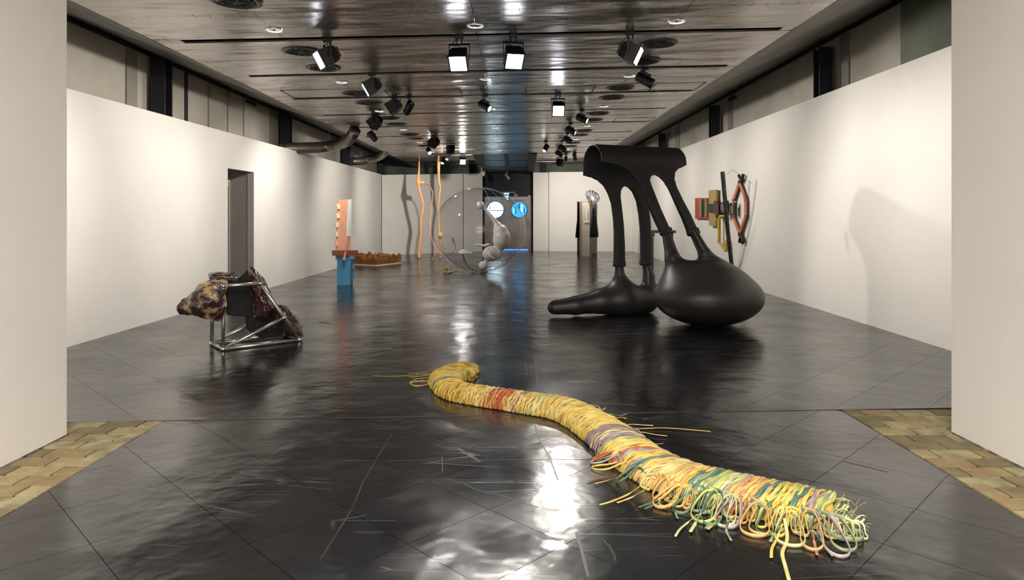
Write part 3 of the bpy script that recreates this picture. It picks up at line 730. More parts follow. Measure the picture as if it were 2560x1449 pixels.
lamp(1072, 377, 7, 'cyl', (-.6, 15.2, .2), 'lit cylinder spotlight under the small square floodlight, aimed toward the bubble', 150, 50)
lamp(1127, 372, 7, 'box', (-3.6, 24.2, 1.4), 'small square floodlight left of centre above two lit cylinder spotlights', 330, 80, lit=2)
lamp(1121, 391, 8, 'cyl', (-3.1, 20.2, 1.0), 'lit cylinder spotlight, upper one of the pair beside the second peach column', 80, 60)
lamp(1108, 402, 9, 'cyl', (-3.2, 20.6, .4), 'lit cylinder spotlight, lower one of the pair beside the second peach column', 60, 50)
lamp(1156, 401, 9, 'box', (-.8, 19.0, .6), 'small black floodlight facing the entrance left of the far bulkhead', 30, 80, lit=2)
lamp(1399, 405, 9, 'box', (3.6, 26.9, 1.6), 'black floodlight at the bottom of the far right-hand cluster', 250, 85, lit=2)
lamp(1415, 396, 9, 'cyl', (2.2, 26.8, 1.6), 'narrow dark cylinder spotlight between two others in the far right cluster', 110, 70, lit=2, size=.9)
lamp(1437, 392, 9, 'cyl', (2.7, 24.0, 1.2), 'dark cylinder spotlight tilted right at the right edge of the far cluster', 160, 60, lit=2)

# small cameras, duct pipes, cable
def cctv(px, py, Y, tx, label, m=M_BLACKM, s=1.0, ztop=None):
    c = np.array(P(px, py, Y)); t = thing('security_camera', tuple(c), label, 'camera')
    d = np.array((tx, -.4, -.35)); d /= np.linalg.norm(d)
    part('camera_body', tube([c-d*.11*s, c+d*.11*s], .035*s, 10), m, t, True)
    part('camera_hood', tube([c+d*.10*s, c+d*.14*s], .042*s, 10), m, t, True)
    zt = ztop if ztop else c[2]+.28
    part('bracket', join(tube([c, (c[0], c[1], zt)], .014*s, 8), tube([c+np.array((0, 0, .1)), (c[0]+.09*s, c[1], zt-.03)], .006, 5)), M_BLACKM if m is M_BLACKM else M_FRAMEG, t)
    part('mount_plate', box(c[0]-.05, c[0]+.05, c[1]-.05, c[1]+.05, zt-.01, zt+.015), M_BLACKM, t)
cctv(626, 257, 13.6, .8, 'small black camera hanging under the left cove above the partition', ztop=EYE+2.34)
cctv(1832, 246, 15.9, -.7, 'small black camera hanging under the right cove above the partition', ztop=EYE+2.85)
M_CREAM = mat('cream_plastic', (214, 204, 184), .4)
cctv(1267, 440, 27.2, .3, 'small cream camera in the middle of the dark far bulkhead', M_CREAM, 1.3, 3.2)
t = thing('projector', P(1207, 428, 25.6), 'small white projector hanging at the left edge of the far bulkhead', 'projector')
c = np.array(P(1207, 433, 25.6)); part('projector_body', ellipsoid(c, (.1, .16, .11)), M_CREAM, t, True); part('projector_lens', ellipsoid(c+np.array((.03, -.12, -.06)), (.05, .06, .05)), mat('projector_white', (232, 232, 232), .3), t, True)
part('projector_arm', tube([c+np.array((-.06, 0, .05)), c+np.array((-.04, 0, .22))], .02, 8), M_FRAMEG, t)
M_DUCT = mat('galvanised_duct', (150, 144, 134), .35, .8, rgb2=(120, 114, 106), nscale=3)
for i, (pts, r_, lb, yq) in enumerate((
    ([(700, 372, 15.2), (760, 370, 15.6), (815, 367, 16.0), (850, 360, 15.8), (875, 345, 15.4), (888, 325, 15.2)], .13, 'fat galvanised air duct curving up into the left cove, nearer of two', 0),
    ([(878, 403, 22.1), (903, 402, 22.2), (930, 397, 22.2), (950, 390, 22.0), (964, 377, 21.5), (972, 365, 21.4)], .13, 'fat galvanised air duct curving up into the left cove, farther of two', 0))):
    pc = cat_rom([P(*p) for p in pts], 26)
    pc[:, 0] = np.maximum(pc[:, 0], -5.25)
    t = thing('air_duct', tuple(pc[12]), lb, 'duct', 'air ducts above the left partition')
    part('pipe', tube(pc, r_, 16), M_DUCT, t, True)
    for k in (3, 8, 13, 16, 19, 22):
        d_ = pc[k+1]-pc[k]; d_ /= np.linalg.norm(d_)
        part('duct_band', tube([pc[k]-d_*.012, pc[k]+d_*.012], r_+.006, 16), M_DUCT, t, True)
    for k in (5, 11): part('hanging_wire', tube([pc[k], (pc[k][0], pc[k][1], pc[k][2]+.45)], .006, 5), M_FRAMEG, t)
cpts = []
for px, py in ((524, 232), (532, 214), (548, 222), (560, 240), (572, 236), (584, 222)):
    Y = 5.36*FPX/(CX-px); cpts.append(P(px, py, Y))
tag(part('loose_cable', tube(cat_rom(cpts, 30), .012, 6), mat('beige_cable', (168, 154, 120), .6), None, True), 'loose beige cable drooping across the plaster above the left partition', 'cable')
# ================================================================== TALL BLACK SCULPTURE
M_SC = mat('matte_black_stretch_fabric', (33, 31, 32), .62, rgb2=(29, 27, 28), nscale=2, bump=.0004, bscale=120, spec=.35)
M_SC2 = mat('satin_black_rubber', (44, 41, 40), .42, rgb2=(38, 36, 35), nscale=2, spec=.45)
U = np.array((.914, .407, 0.)); Nn = np.array((.407, -.914, 0.)); R0 = .25; ZS = 2.22
CR = np.array((1.137, 9.70, ZS)); LEN = 1.462
FO = CR-Nn*R0                      # far plane origin at springing
NO = CR+Nn*R0
DN = np.array((Nn[0]*.36, Nn[1]*.36, -1.)); DN /= np.linalg.norm(DN)
NNV = np.cross(DN, U); NNV /= np.linalg.norm(NNV)
def onplane(cx_, cy_, O, n):
    d = ray(1340+cx_/2.898, 340+cy_/2.898); o = np.array((0, 0, EYE)); t = ((O-o)@n)/(d@n); return o+d*t
far_px = [(338, 287), (352, 293), (400, 303), (450, 328), (490, 368), (520, 420), (545, 490), (560, 590), (567, 700), (565, 930), (642, 930), (641, 800), (633, 650), (620, 520), (612, 430), (618, 388), (636, 366), (660, 370), (695, 405), (725, 470), (745, 570), (757, 700), (760, 920), (834, 920), (833, 750), (825, 600), (812, 510), (806, 440), (806, 370), (822, 300), (850, 262), (1000, 245)]
near_px = [(545, 200), (600, 215), (655, 240), (706, 285), (750, 345), (785, 425), (820, 520), (862, 615), (905, 705), (976, 698), (940, 618), (900, 530), (862, 425), (838, 360), (828, 322), (836, 294), (860, 283), (890, 298), (922, 330), (962, 390), (1010, 490), (1058, 590), (1102, 705), (1172, 697), (1120, 580), (1062, 465), (1018, 365), (1006, 305), (1012, 263), (1030, 242), (1060, 229), (1086, 216)]
def loc2(p, O, v): q = p-O; return np.stack([q@U, q@v], -1)
DZ = np.array((0, 0, -1.))
fp = [loc2(onplane(x, y, FO, Nn), FO, DZ) for x, y in far_px]
npg = [loc2(onplane(x, y, NO, NNV), NO, DN) for x, y in near_px]
fp = [(0.0, -.02)]+[tuple(q) for q in fp]+[(LEN, .25), (LEN, -.02)]
npg = [(0.0, -.02), (.0, .015)]+[tuple(q) for q in npg]+[(LEN, .0), (LEN, -.02)]
def f_hood(p):
    q = p-CR; s = q@U; n = q@Nn; z = q[:, 2]
    rho = np.sqrt(n**2+z**2)
    a = np.maximum(np.abs(rho-R0)-.016, np.maximum(-s, s-LEN)); a = np.where(z < -.01, 1.0, a)
    out = a
    for O, n_, v, pg in ((FO, Nn, DZ, fp), (NO, NNV, DN, npg)):
        d3 = (p-O)@n_
        c = loc2(p, O, v); m = (np.abs(d3) < .16) & (c[:, 1] > -.05) & (c[:, 1] < 1.9) & (c[:, 0] > -.3) & (c[:, 0] < 2.2)
        d = np.full(len(p), .5)
        cc = c[m]; dp = sd_poly(cc, pg)
        th = .016+.042*np.clip((cc[:, 1]-.25)/.5, 0, 1)
        r = th*.9
        qx = dp+r; qy = np.abs(d3[m])-th+r
        d[m] = np.minimum(np.maximum(qx, qy), 0)+np.sqrt(np.maximum(qx, 0)**2+np.maximum(qy, 0)**2)-r
        out = smin(out, d, .02)
    return out
def smooth_mesh(V, F, it=2):
    V = V.copy()
    E = np.vstack([F[:, [i, (i+1) % 4]] for i in range(4)]); E = np.vstack([E, E[:, ::-1]])
    cnt = np.bincount(E[:, 0], minlength=len(V))[:, None]
    for _ in range(it):
        S = np.zeros_like(V)
        for d in range(3): S[:, d] = np.bincount(E[:, 0], V[E[:, 1], d], minlength=len(V))
        V = V*.4+.6*S/np.maximum(cnt, 1)
    return V, F
sc = thing('fabric_sculpture', (2.0, 9.9, 0), 'towering matt black sculpture with a draped hood, four legs and a bulbous foot', 'sculpture')
V, F = surface_net(f_hood, (.85, 8.6, .55), (3.1, 10.75, 2.53), .017)
V, F = smooth_mesh(V, F, 2)
part('draped_hood', (V, F), M_SC, sc, True)
def pl(cx_, cy_, which):
    return onplane(cx_, cy_, FO, Nn) if which == 'f' else onplane(cx_, cy_, NO, NNV)
def cuff(a, b_, which, nm='cuff'):
    A, B = pl(*a, which), pl(*b_, which); c = (A+B)/2; hw = np.linalg.norm(B-A)/2
    ax = (B-A)/np.linalg.norm(B-A); dv = DZ if which == 'f' else DN
    dv = dv-ax*(dv@ax); dv /= np.linalg.norm(dv); nn = np.cross(ax, dv)
    V, F = [], []; S = 24; prof = [(1.02, -.05), (1.1, -.042), (1.12, -.03), (1.06, -.012), (1.13, .002), (1.14, .02), (1.05, .035), (.95, .04)]
    for r_, h_ in prof:
        for j in range(S):
            t = 2*PI*j/S; V.append(c+dv*h_+(ax*math.cos(t)*hw+nn*math.sin(t)*.068)*r_)
    for k in range(len(prof)-1):
        for j in range(S): F.append((k*S+j, k*S+(j+1) % S, (k+1)*S+(j+1) % S, (k+1)*S+j))
    part(nm, (V, F), M_SC, sc, True)
    return c, hw, dv
cA = cuff((904, 698), (980, 690), 'n'); cB = cuff((1101, 700), (1177, 692), 'n')
cC = cuff((565, 926), (642, 926), 'f'); cD = cuff((758, 917), (833, 917), 'f')
def f_bulb(p):
    g = sd_ell(p, P(1771, 742, 9.24), (.735, .64, .385))
    g = smin(g, sd_ell(p, P(1764, 712, 9.26), (.56, .46, .345)), .14)
    a0 = cA[0]+cA[2]*(-.02); b0 = cB[0]+cB[2]*(-.02)
    k1 = P(1682, 648, 9.33); k2 = P(1700, 690, 9.3)
    g = smin(g, smin(sd_cone(p, a0, k1, .062, .1), sd_cone(p, k1, k2, .1, .27), .06), .10)
    m1 = P(1763, 636, 9.33); m2 = P(1798, 690, 9.3)
    g = smin(g, smin(sd_cone(p, b0, m1, .062, .085), sd_cone(p, m1, m2, .085, .23), .05), .07)
    return np.maximum(g, -p[:, 2])
V, F = surface_net(f_bulb, (1.75, 8.55, -.03), (3.6, 10.05, 1.32), .022)
V, F = smooth_mesh(V, F, 2); V[:, 2] = np.maximum(V[:, 2], .001)
part('bulb', (V, F), M_SC2, sc, True)
def f_foot(p):
    c0_, d0_ = cC[0]-cC[2]*.02, cD[0]-cD[2]*.02
    t0 = P(1386, 768, 10.0); t1 = P(1440, 763, 10.02); t2 = P(1505, 752, 10.1); t3 = P(1562, 746, 10.2); t4 = P(1612, 750, 10.33)
    g = sd_cone(p, t0, t1, .105, .13); g = smin(g, sd_cone(p, t1, t2, .13, .18), .05)
    g = smin(g, sd_cone(p, t2, t3, .18, .24), .06); g = smin(g, sd_cone(p, t3, t4, .24, .20), .06)
    g = smin(g, smin(sd_cone(p, c0_, P(1549, 700, 10.2), .066, .078), sd_cone(p, P(1549, 700, 10.2), P(1548, 745, 10.2), .078, .2), .05), .19)
    g = smin(g, smin(sd_cone(p, d0_, P(1622, 690, 10.38), .064, .08), sd_cone(p, P(1622, 690, 10.38), P(1620, 745, 10.38), .08, .17), .05), .06)
    return np.maximum(g, -p[:, 2])
V, F = surface_net(f_foot, (.35, 9.5, -.03), (2.55, 10.95, .85), .02)
V, F = smooth_mesh(V, F, 2); V[:, 2] = np.maximum(V[:, 2], .001)
part('foot_lobe', (V, F), M_SC2, sc, True)

# ================================================================== METAL FRAME WITH RESIN SHEETS
M_TUBE = mat('brushed_aluminium', (200, 198, 192), .28, .9, rgb2=(182, 180, 174))
M_RES = mat('dark_purple_brown_resin', (50, 32, 38), .3, ramp=(.48, .66), rgb2=(140, 102, 78), nscale=6, bump=.016, bscale=9, spec=.6, coat=.5, detail=8)
M_RESO = mat('mottled_ochre_resin', (54, 34, 36), .35, ramp=(.5, .62), rgb2=(186, 156, 112), nscale=7, bump=.03, bscale=11, detail=9, coat=.2)
M_RESG = mat('glossy_plum_resin', (44, 16, 30), .1, rgb2=(70, 32, 38), nscale=5, bump=.02, bscale=14, coat=1.0)
M_INK = mat('near_black_shell_interior', (16, 12, 16), .7, rgb2=(22, 16, 20))  # dark inside of the shells, put in as near-black sheets
M_RIM = mat('amber_resin_edge', (150, 92, 40), .35)
ms = thing('frame_sculpture', FL(640, 862), 'aluminium tube frame draped with dark purple-brown mottled sheets standing on the floor', 'sculpture')
A_ = np.array(FL(558, 877)); B_ = np.array(FL(748, 853)); dC = np.array((-.26, .31, 0)); zT = .70
A_[2] = B_[2] = .022
Cc = A_+dC; Bb = B_+dC; Dd = A_+(0, 0, zT); 
def fp_y(px):       # depth of the front face at px
    k = (px-CX)/FPX; d = B_-A_; t = (k*A_[1]-A_[0])/(d[0]-k*d[1]); return A_[1]+d[1]*t
Ee = np.array(P(651, 708, fp_y(651))); Dd[2] = Ee[2]
Cd = Cc+(0, 0, Ee[2]-.022); Eb = Ee+dC
Gg = Ee+(B_-Ee)*.60; Gb = Gg+dC
RT = .021
def tb(a, b_, nm='frame_tube', r=RT):
    part(nm, tube([a, b_], r, 12), M_TUBE, ms, True)
for a, b_ in ((A_, Dd), (Cc, Cd), (A_, B_), (A_, Cc), (Cc, Bb), (Bb, B_), (Dd, Ee+(Ee-Dd)*.12), (Ee, B_), (Eb, Bb), (A_, Gg), (Cc, Gb), (Cd, Eb), (Dd, Cd), (Ee, Eb)):
    tb(a, b_)
for q in (A_, B_, Cc, Bb, Dd, Ee, Gg, Eb):
    part('pipe_clamp', join(ellipsoid(q, (.032, .032, .032), 12, 8)), M_CHROME, ms, True)
def csx(x): return 420+x/5.574
def csy(y): return 640+y/5.574
def sheet(nm, rows, off, m, th=.014, noise=.012, n=28, m2=None):
    """rows of crop-pixel points, off: depth offset behind the frame's front face"""
    R = np.array(rows, float); off = np.array(off, float)
    if off.ndim == 0: off = np.full(R.shape[:2], float(off))
    G = np.zeros((R.shape[0], R.shape[1], 3))
    for i in range(R.shape[0]):
        for j in range(R.shape[1]):
            px, py = csx(R[i, j, 0]), csy(R[i, j, 1]); G[i, j] = P(px, py, fp_y(px)+off[i, j])
    T = np.stack([cat_rom(G[:, j], n) for j in range(G.shape[1])], 1)
    T = np.stack([cat_rom(T[i], n) for i in range(n)], 0)
    from mathutils import noise as mn
    du = np.gradient(T, axis=0); dv = np.gradient(T, axis=1); nr = np.cross(du, dv); nr /= np.linalg.norm(nr, axis=2)[..., None]+1e-9
    for i in range(n):
        for j in range(n):
            q = T[i, j]; T[i, j] = q+nr[i, j]*noise*(mn.noise(Vector(tuple(q*9)))*1.6+mn.noise(Vector(tuple(q*26)))*.8)
    T[..., 2] = np.maximum(T[..., 2], .02)
    V = list(T.reshape(-1, 3))+list((T+nr*th).reshape(-1, 3)); F = []
    for i in range(n-1):
        for j in range(n-1):
            a = i*n+j; q = (a, a+1, a+n+1, a+n); F.append(q); F.append(tuple(k+n*n for k in q[::-1]))
    bd = [(0, j) for j in range(n)]+[(i, n-1) for i in range(1, n)]+[(n-1, j) for j in range(n-2, -1, -1)]+[(i, 0) for i in range(n-2, 0, -1)]
    ids = [i*n+j for i, j in bd]
    for k in range(len(ids)):
        a, b_ = ids[k-1], ids[k]; F.append((a, b_, b_+n*n, a+n*n))
    o = part(nm, (V, F), m, ms, True)
    if m2:
        o.data.materials.append(m2)
        for k in range(len(F)-len(ids), len(F)): o.data.polygons[k].material_index = 1
    return o
sheet('left_shell', [[(330, 545), (450, 420), (590, 345), (840, 350)], [(240, 610), (420, 500), (590, 430), (825, 430)], [(190, 700), (400, 620), (590, 560), (800, 520)], [(172, 745), (380, 720), (580, 700), (790, 700)], [(215, 802), (400, 828), (560, 850), (755, 915)]],
      [[.30, .22, .15, .03], [.25, .06, .02, 0], [.24, .0, -.06, -.02], [.24, .0, -.06, -.01], [.28, .10, .04, .0]], M_RESO, .02, .02, 34, M_RIM)
sheet('left_shell_back', [[(330, 545), (450, 430), (590, 355), (840, 360)], [(250, 640), (420, 560), (590, 520), (815, 520)], [(185, 745), (380, 720), (580, 700), (800, 700)], [(215, 800), (400, 820), (560, 845), (790, 880)]], .34, M_RES, .015, .012)
sheet('top_slab', [[(562, 280), (680, 252), (820, 256), (980, 290)], [(570, 315), (690, 312), (840, 315), (960, 330)], [(600, 330), (700, 342), (840, 340), (950, 345)]], [[.30, .30, .30, .30], [.16, .16, .16, .16], [.2, .2, .2, .2]], M_RES, .03, .01)
sheet('dark_interior', [[(1128, 172), (1134, 168), (1140, 168)], [(1030, 262), (1090, 262), (1150, 262)], [(930, 352), (1040, 352), (1155, 352)], [(815, 430), (1000, 430), (1165, 430)], [(806, 560), (1000, 580), (1180, 600)], [(806, 690), (1000, 700), (1190, 740)], [(815, 815), (960, 835), (1190, 850)]], .30, M_INK, .012, .004)
sheet('peaked_fold', [[(1136, 165), (1143, 166), (1152, 168), (1165, 178)], [(1148, 290), (1200, 272), (1250, 272), (1300, 310)], [(1155, 430), (1220, 420), (1310, 420), (1385, 450)], [(1172, 560), (1250, 540), (1350, 540), (1425, 575)]],
      [[.25, .25, .25, .25], [.24, .12, .10, .2], [.22, .08, .06, .18], [.2, .1, .06, .2]], M_RES, .016, .010, 28, M_RIM)
sheet('glossy_fold', [[(1160, 430), (1220, 430), (1270, 440), (1330, 450)], [(1180, 570), (1250, 560), (1320, 570), (1400, 590)], [(1190, 690), (1290, 690), (1380, 690), (1450, 670)], [(1200, 790), (1290, 800), (1400, 790), (1490, 740)], [(1225, 845), (1290, 868), (1390, 845), (1500, 800)]],
      [[.16, .10, .08, .12], [.16, .06, .03, .12], [.16, .04, .01, .12], [.16, .06, .04, .16], [.22, .14, .14, .22]], M_RESG, .014, .016, 34)
sheet('lower_dark_interior', [[(1075, 845), (1200, 850), (1400, 850), (1540, 810)], [(1088, 940), (1250, 950), (1400, 950), (1560, 950)], [(1110, 1030), (1280, 1050), (1450, 1050), (1590, 1060)], [(1240, 1120), (1350, 1140), (1500, 1125), (1650, 1110)]], .26, M_INK, .012, .006)
sheet('lower_shell', [[(1480, 690), (1560, 690), (1620, 712), (1650, 745)], [(1510, 790), (1610, 775), (1700, 810), (1765, 860)], [(1535, 900), (1640, 890), (1760, 910), (1845, 965)], [(1570, 1010), (1680, 1010), (1780, 1030), (1852, 1070)], [(1620, 1095), (1700, 1100), (1790, 1120), (1850, 1150)]],
      [[.25, .2, .2, .25], [.22, .10, .12, .24], [.22, .08, .10, .22], [.2, .08, .08, .16], [.2, .14, .12, .12]], M_RES, .02, .014, 30, M_RIM)

# ================================================================== PEACH / BLUE TOTEM
M_PEACH = mat('salmon_board', (214, 152, 122), .6, rgb2=(206, 146, 118)); M_PINK = mat('light_peach_board', (242, 172, 144), .55)
M_CRM = mat('cream_wood_tab', (238, 214, 178), .6); M_WHT = mat('white_board', (246, 246, 246), .5)
M_REDW = mat('redwood_slab', (128, 72, 50), .45, rgb2=(96, 50, 34), nscale=8, stretch=(1, 1, 6))
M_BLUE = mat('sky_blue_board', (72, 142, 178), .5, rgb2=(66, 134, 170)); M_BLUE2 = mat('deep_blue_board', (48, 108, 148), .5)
YT = 14.3; KT = YT/FPX/4.2625
def tq(x, y, dy=0): return P(780+x/4.2625, 380+y/4.2625, YT+dy)
tt = thing('totem', FL(862, 712), 'narrow upright sculpture of peach and blue boards with a redwood slab between them', 'sculpture')
def board(nm, pts, dy, th, m, kids=None):
    return part(nm, prism([tq(x, y, dy) for x, y in pts], (0, th, 0)), m, tt)
board('peach_board', [(250, 1047), (361, 1047), (380, 505), (276, 507)], 0, .025, M_PEACH)
def side(nm, p, m, th=-.02):  # p: (x,y,dy) quads
    V = [tq(*q) for q in p]; return part(nm, prism(V, (th, 0, 0)), m, tt)
side('white_board', [(381, 505, .02), (376, 895, .02), (417, 895, .3), (423, 503, .3)], M_WHT)
side('pink_board', [(376, 895, .02), (362, 1050, .02), (409, 1050, .3), (412, 897, .3)], M_PINK)
board('pale_patch', [(275, 750), (362, 750), (358, 1045), (255, 1045)], -.004, .004, mat('slightly_lighter_salmon', (208, 156, 132), .6))
for i, (x0, x1, y0, y1, m_) in enumerate(((258, 297, 553, 604, M_CRM), (254, 295, 652, 703, M_CRM), (248, 281, 750, 801, M_CRM), (244, 279, 850, 899, M_CRM), (243, 276, 948, 998, M_PINK))):
    part('tab', join(prism([tq(x0+6, y1, -.03), tq(x1, y1, -.03), tq(x1, y0, -.03), tq(x0+6, y0, -.03)], (0, .09, 0)), prism([tq(x0, y1-3, .02), tq(x0+8, y1, .02), tq(x0+8, y0, .02), tq(x0, y0+2, .02)], (0, .1, 0))), m_, tt)
sl = [(-0.14, .0), (-.07, -.09), (.10, -.1), (.39, .1), (.36, .34), (-.1, .34)]
cS = np.array(tq(250, 1103)); zS0 = cS[2]; zS1 = tq(250, 1048)[2]
part('redwood_slab', prism([(tq(212, 1100, .03)), tq(250, 1104, -.10), tq(362, 1104, -.10), tq(492, 1100, .10), tq(480, 1100, .45), tq(225, 1100, .45)], (0, 0, zS1-zS0)), M_REDW, tt)
board('lower_tongue', [(325, 1146), (355, 1152), (361, 1060), (349, 1060)], -.125, .022, M_PEACH)
board('lower_tongue', [(250, 1144), (263, 1144), (265, 1104), (250, 1104)], -.02, .022, M_PEACH)
board('blue_board', [(264, 1428), (405, 1413), (415, 1104), (268, 1104)], 0, .025, M_BLUE)
side('blue_side_board', [(406, 1413, .025), (434, 1416, .28), (446, 1105, .28), (416, 1104, .025)], M_BLUE2)
board('blue_cap', [(360, 1140), (448, 1140), (448, 1105), (360, 1105)], -.012, .03, M_BLUE)
for y0 in (1190, 1290):
    board('blue_tab', [(406, y0+44), (450, y0+52), (450, y0), (408, y0-6)], .10, .05, M_BLUE)
    board('blue_tab_shade', [(400, y0-12), (424, y0-2), (424, y0+50), (410, y0+48)], .05, .03, M_BLUE2)
board('blue_wedge', [(330, 1150), (352, 1150), (340, 1243)], -.03, .03, M_BLUE2)
zmin = min(v.co.z for o in tt.children for v in o.data.vertices)
for o in tt.children:
    for v in o.data.vertices:
        if v.co.z < .09: v.co.z = 0.0 if v.co.z < .06 else v.co.z

# ================================================================== EARTH TRAY
M_EARTH = mat('rusty_brown_earth', (142, 92, 36), .9, rgb2=(112, 68, 26), nscale=7, bump=.015, bscale=18)
q0 = np.array(FL(940, 664.5)); q1 = np.array(FL(1003, 657.5)); q2 = np.array((-4.70, 19.95, 0))
q3 = q1+q2-q0
et = thing('earth_relief', tuple((q0+q3)/2), 'low jagged relief of rusty brown earth on a thin white tray behind the blue totem', 'sculpture')
n = 70
from mathutils import noise as mn
V, F = [], []
for i in range(n):
    for j in range(n):
        u, v = i/(n-1), j/(n-1); q = q0+(q1-q0)*u+(q2-q0)*v
        edge = .15+.06*math.sin(u*9)+.05*math.sin(v*7+1)
        z = .12+.09*abs(mn.noise(Vector((u*5, v*5, 3))))*2+.05*mn.noise(Vector((u*17, v*17, 1)))+.1*mn.noise(Vector((u*2.5+7, v*2.5, 0)))+(.07 if v > .55 or u > .5 else 0)
        V.append((q[0], q[1], .03+max(z, .05)))
for i in range(n-1):
    for j in range(n-1): F.append((i*n+j, (i+1)*n+j, (i+1)*n+j+1, i*n+j+1))
bd = [i*n for i in range(n)]+[(n-1)*n+j for j in range(1, n)]+[i*n+n-1 for i in range(n-2, -1, -1)]+[j for j in range(n-2, 0, -1)]
nb = len(V)
for k in bd: V.append((V[k][0], V[k][1], .025))
for k in range(len(bd)): F.append((bd[k-1], bd[k], nb+k, nb+(k-1) % len(bd)))
part('earth', (V, F), M_EARTH, et)
cc_ = (q0+q3)/2
part('tray', prism([cc_+(q-cc_)*1.03 for q in (q0, q1, q3, q2)], (0, 0, .028)), mat('white_tray', (232, 226, 216), .5), et)
part('tray_lip', tube([q1+(.0, 0, .03), q1+(.28, -.05, .03)], .012, 6), M_CHROME, et)

# ================================================================== PEACH COLUMNS
M_VINE = mat('peach_skin', (236, 164, 116), .5, rgb2=(240, 186, 120), nscale=1.6, stretch=(1, 1, .5)); M_VBUD = mat('yellow_peach_skin', (246, 204, 120), .5)
M_WIRE = mat('coral_wire', (222, 140, 104), .5)
YV = 22.86; kv = YV/FPX
def vpx(x, y): return 780+x/4.2625, 380+y/4.2625
v1 = [((1143, 97), 4.5), ((1142, 120), 7), ((1141, 180), 9), ((1136, 250), 14), ((1133, 290), 21), ((1132, 322), 25), ((1137, 352), 17), ((1146, 400), 13), ((1158, 450), 14), ((1175, 510), 14), ((1186, 570), 14), ((1176, 640), 15), ((1164, 720), 14), ((1162, 830), 14), ((1160, 920), 15), ((1148, 1000), 17), ((1142, 1070), 18), ((1143, 1126), 18)]
def vine(lst, label, base_px, tops):
    pts = [P(*vpx(*p), YV) for p, r in lst]; pts[-1] = (pts[-1][0], pts[-1][1], 0.0)
    rr_ = [r/4.2625*kv for p, r in lst]
    A = cat_rom(np.hstack([np.array(pts), np.array(rr_)[:, None]]), 90)
    t = thing('organic_column', (pts[-1][0], YV, 0), label, 'sculpture', 'peach organic columns')
    A[:, 2] = np.maximum(A[:, 2], 0)
    part('trunk', tube(A[:, :3], A[:, 3], 14), M_VINE, t, True)
    part('ceiling_wire', tube([A[0, :3], (A[0, 0], A[0, 1], ceilz(A[0, 0]))], tops, 8), M_WIRE, t, True)
    return t, A
t, A = vine(v1, 'slender peach organic column with a side bud high up, near the far left corner', None, .012)
def vb(x, y, dy=0): return P(*vpx(x, y), YV+dy)
part('side_bud', join(tube(cat_rom([vb(1136, 322), vb(1160, 324, -.03), vb(1184, 322, -.06)], 12), [24/4.26*kv]*3+[19/4.26*kv]*4+[17/4.26*kv]*5, 14), ellipsoid(vb(1186, 322, -.06), (17/4.26*kv,)*3)), M_VBUD, t, True)
wr = cat_rom([vb(1200, 332, -.06), vb(1250, 362, -.3), (vb(1285, 430, -.6)), vb(1284, 500, -.8), vb(1270, 620, -1), vb(1258, 760, -1.2), vb(1262, 860, -1.4), vb(1285, 960, -1.6), vb(1320, 1040, -1.8), (-2.43, 20.6, .02)], 60)
part('trailing_wire', tube(wr, .013, 6), M_WIRE, t, True)
v2 = [((1349, 102), 15), ((1349, 160), 14.5), ((1350, 220), 14), ((1352, 270), 13.5), ((1357, 320), 13), ((1368, 370), 10), ((1369, 400), 8), ((1362, 440), 9), ((1356, 500), 10), ((1350, 570), 10), ((1350, 620), 9), ((1352, 700), 9), ((1356, 760), 11), ((1358, 850), 16), ((1360, 890), 18), ((1366, 930), 12), ((1370, 1000), 10), ((1371, 1060), 10), ((1370, 1126), 11)]
t, A = vine(v2, 'slender peach organic column with a low bud, standing behind the clear bubble', None, .035)
def bp(x, y, Y=YV): return P(1060+x/5.573, 440+y/5.573, Y)
part('side_bud', ellipsoid(bp(228, 818, YV-.08), (.09, .09, .095)), M_VBUD, t, True)
part('trailing_wire', tube(cat_rom([bp(262, 820, 22.7), bp(330, 832, 22.5), bp(395, 868, 22.2), bp(440, 950, 21.8), bp(430, 1030, 21.4), bp(370, 1078, 21), bp(280, 1098, 20.9), bp(200, 1100, 20.9)], 40), .012, 6), M_WIRE, t, True)

# ================================================================== CLEAR BUBBLE AND ITS CONTENTS
YB = 17.4; kb = YB/FPX
M_BUB = glass_mat('clear_bubble_skin', (250, 250, 252), .45, .012, .035)
bc = P(1199.5, 0, YB); rb = 115.5*kb
bb = thing('clear_bubble', (bc[0], YB, 0), 'huge transparent inflated bubble resting on the floor', 'bubble')
hz = 1.075
part('bubble_skin', ellipsoid((bc[0], YB, hz+.004), (rb, rb, hz), 96, 64), M_BUB, bb, True)
# faint fold seams on the skin and a valve ring
def seam_arc(a0):
    pts = []
    for k in range(30):
        th = PI*(.02+.5*k/29); pts.append((bc[0]+rb*1.001*math.sin(th)*math.cos(a0), YB+rb*1.001*math.sin(th)*math.sin(a0), hz+.004+hz*1.001*math.cos(th)))
    return tube(pts, .003, 4, False)
M_SEAMG = mat('translucent_weld_seam', (214, 216, 222), .3, spec=.6)
for a0 in (-1.25, -.9, -.5, -.15): part('weld_seam', seam_arc(a0), M_SEAMG, bb, True)
M_BLOB = mat('milk_white_glazed_form', (206, 202, 196), .35, rgb2=(198, 194, 188), nscale=1, spec=.5, coat=.3)
wf = thing('white_blown_form', (bp(950, 1330, YB)[0], YB, 0), 'milky white chain of blown bulbs with a long neck inside the bubble', 'sculpture')
blob = [((785, 405), 55), ((838, 440), 22), ((880, 490), 20), ((940, 560), 24), ((1000, 640), 34), ((1030, 700), 60), ((1065, 770), 100), ((1083, 845), 121), ((1078, 900), 118), ((1060, 955), 88), ((1035, 1000), 44), ((1020, 1015), 44)]
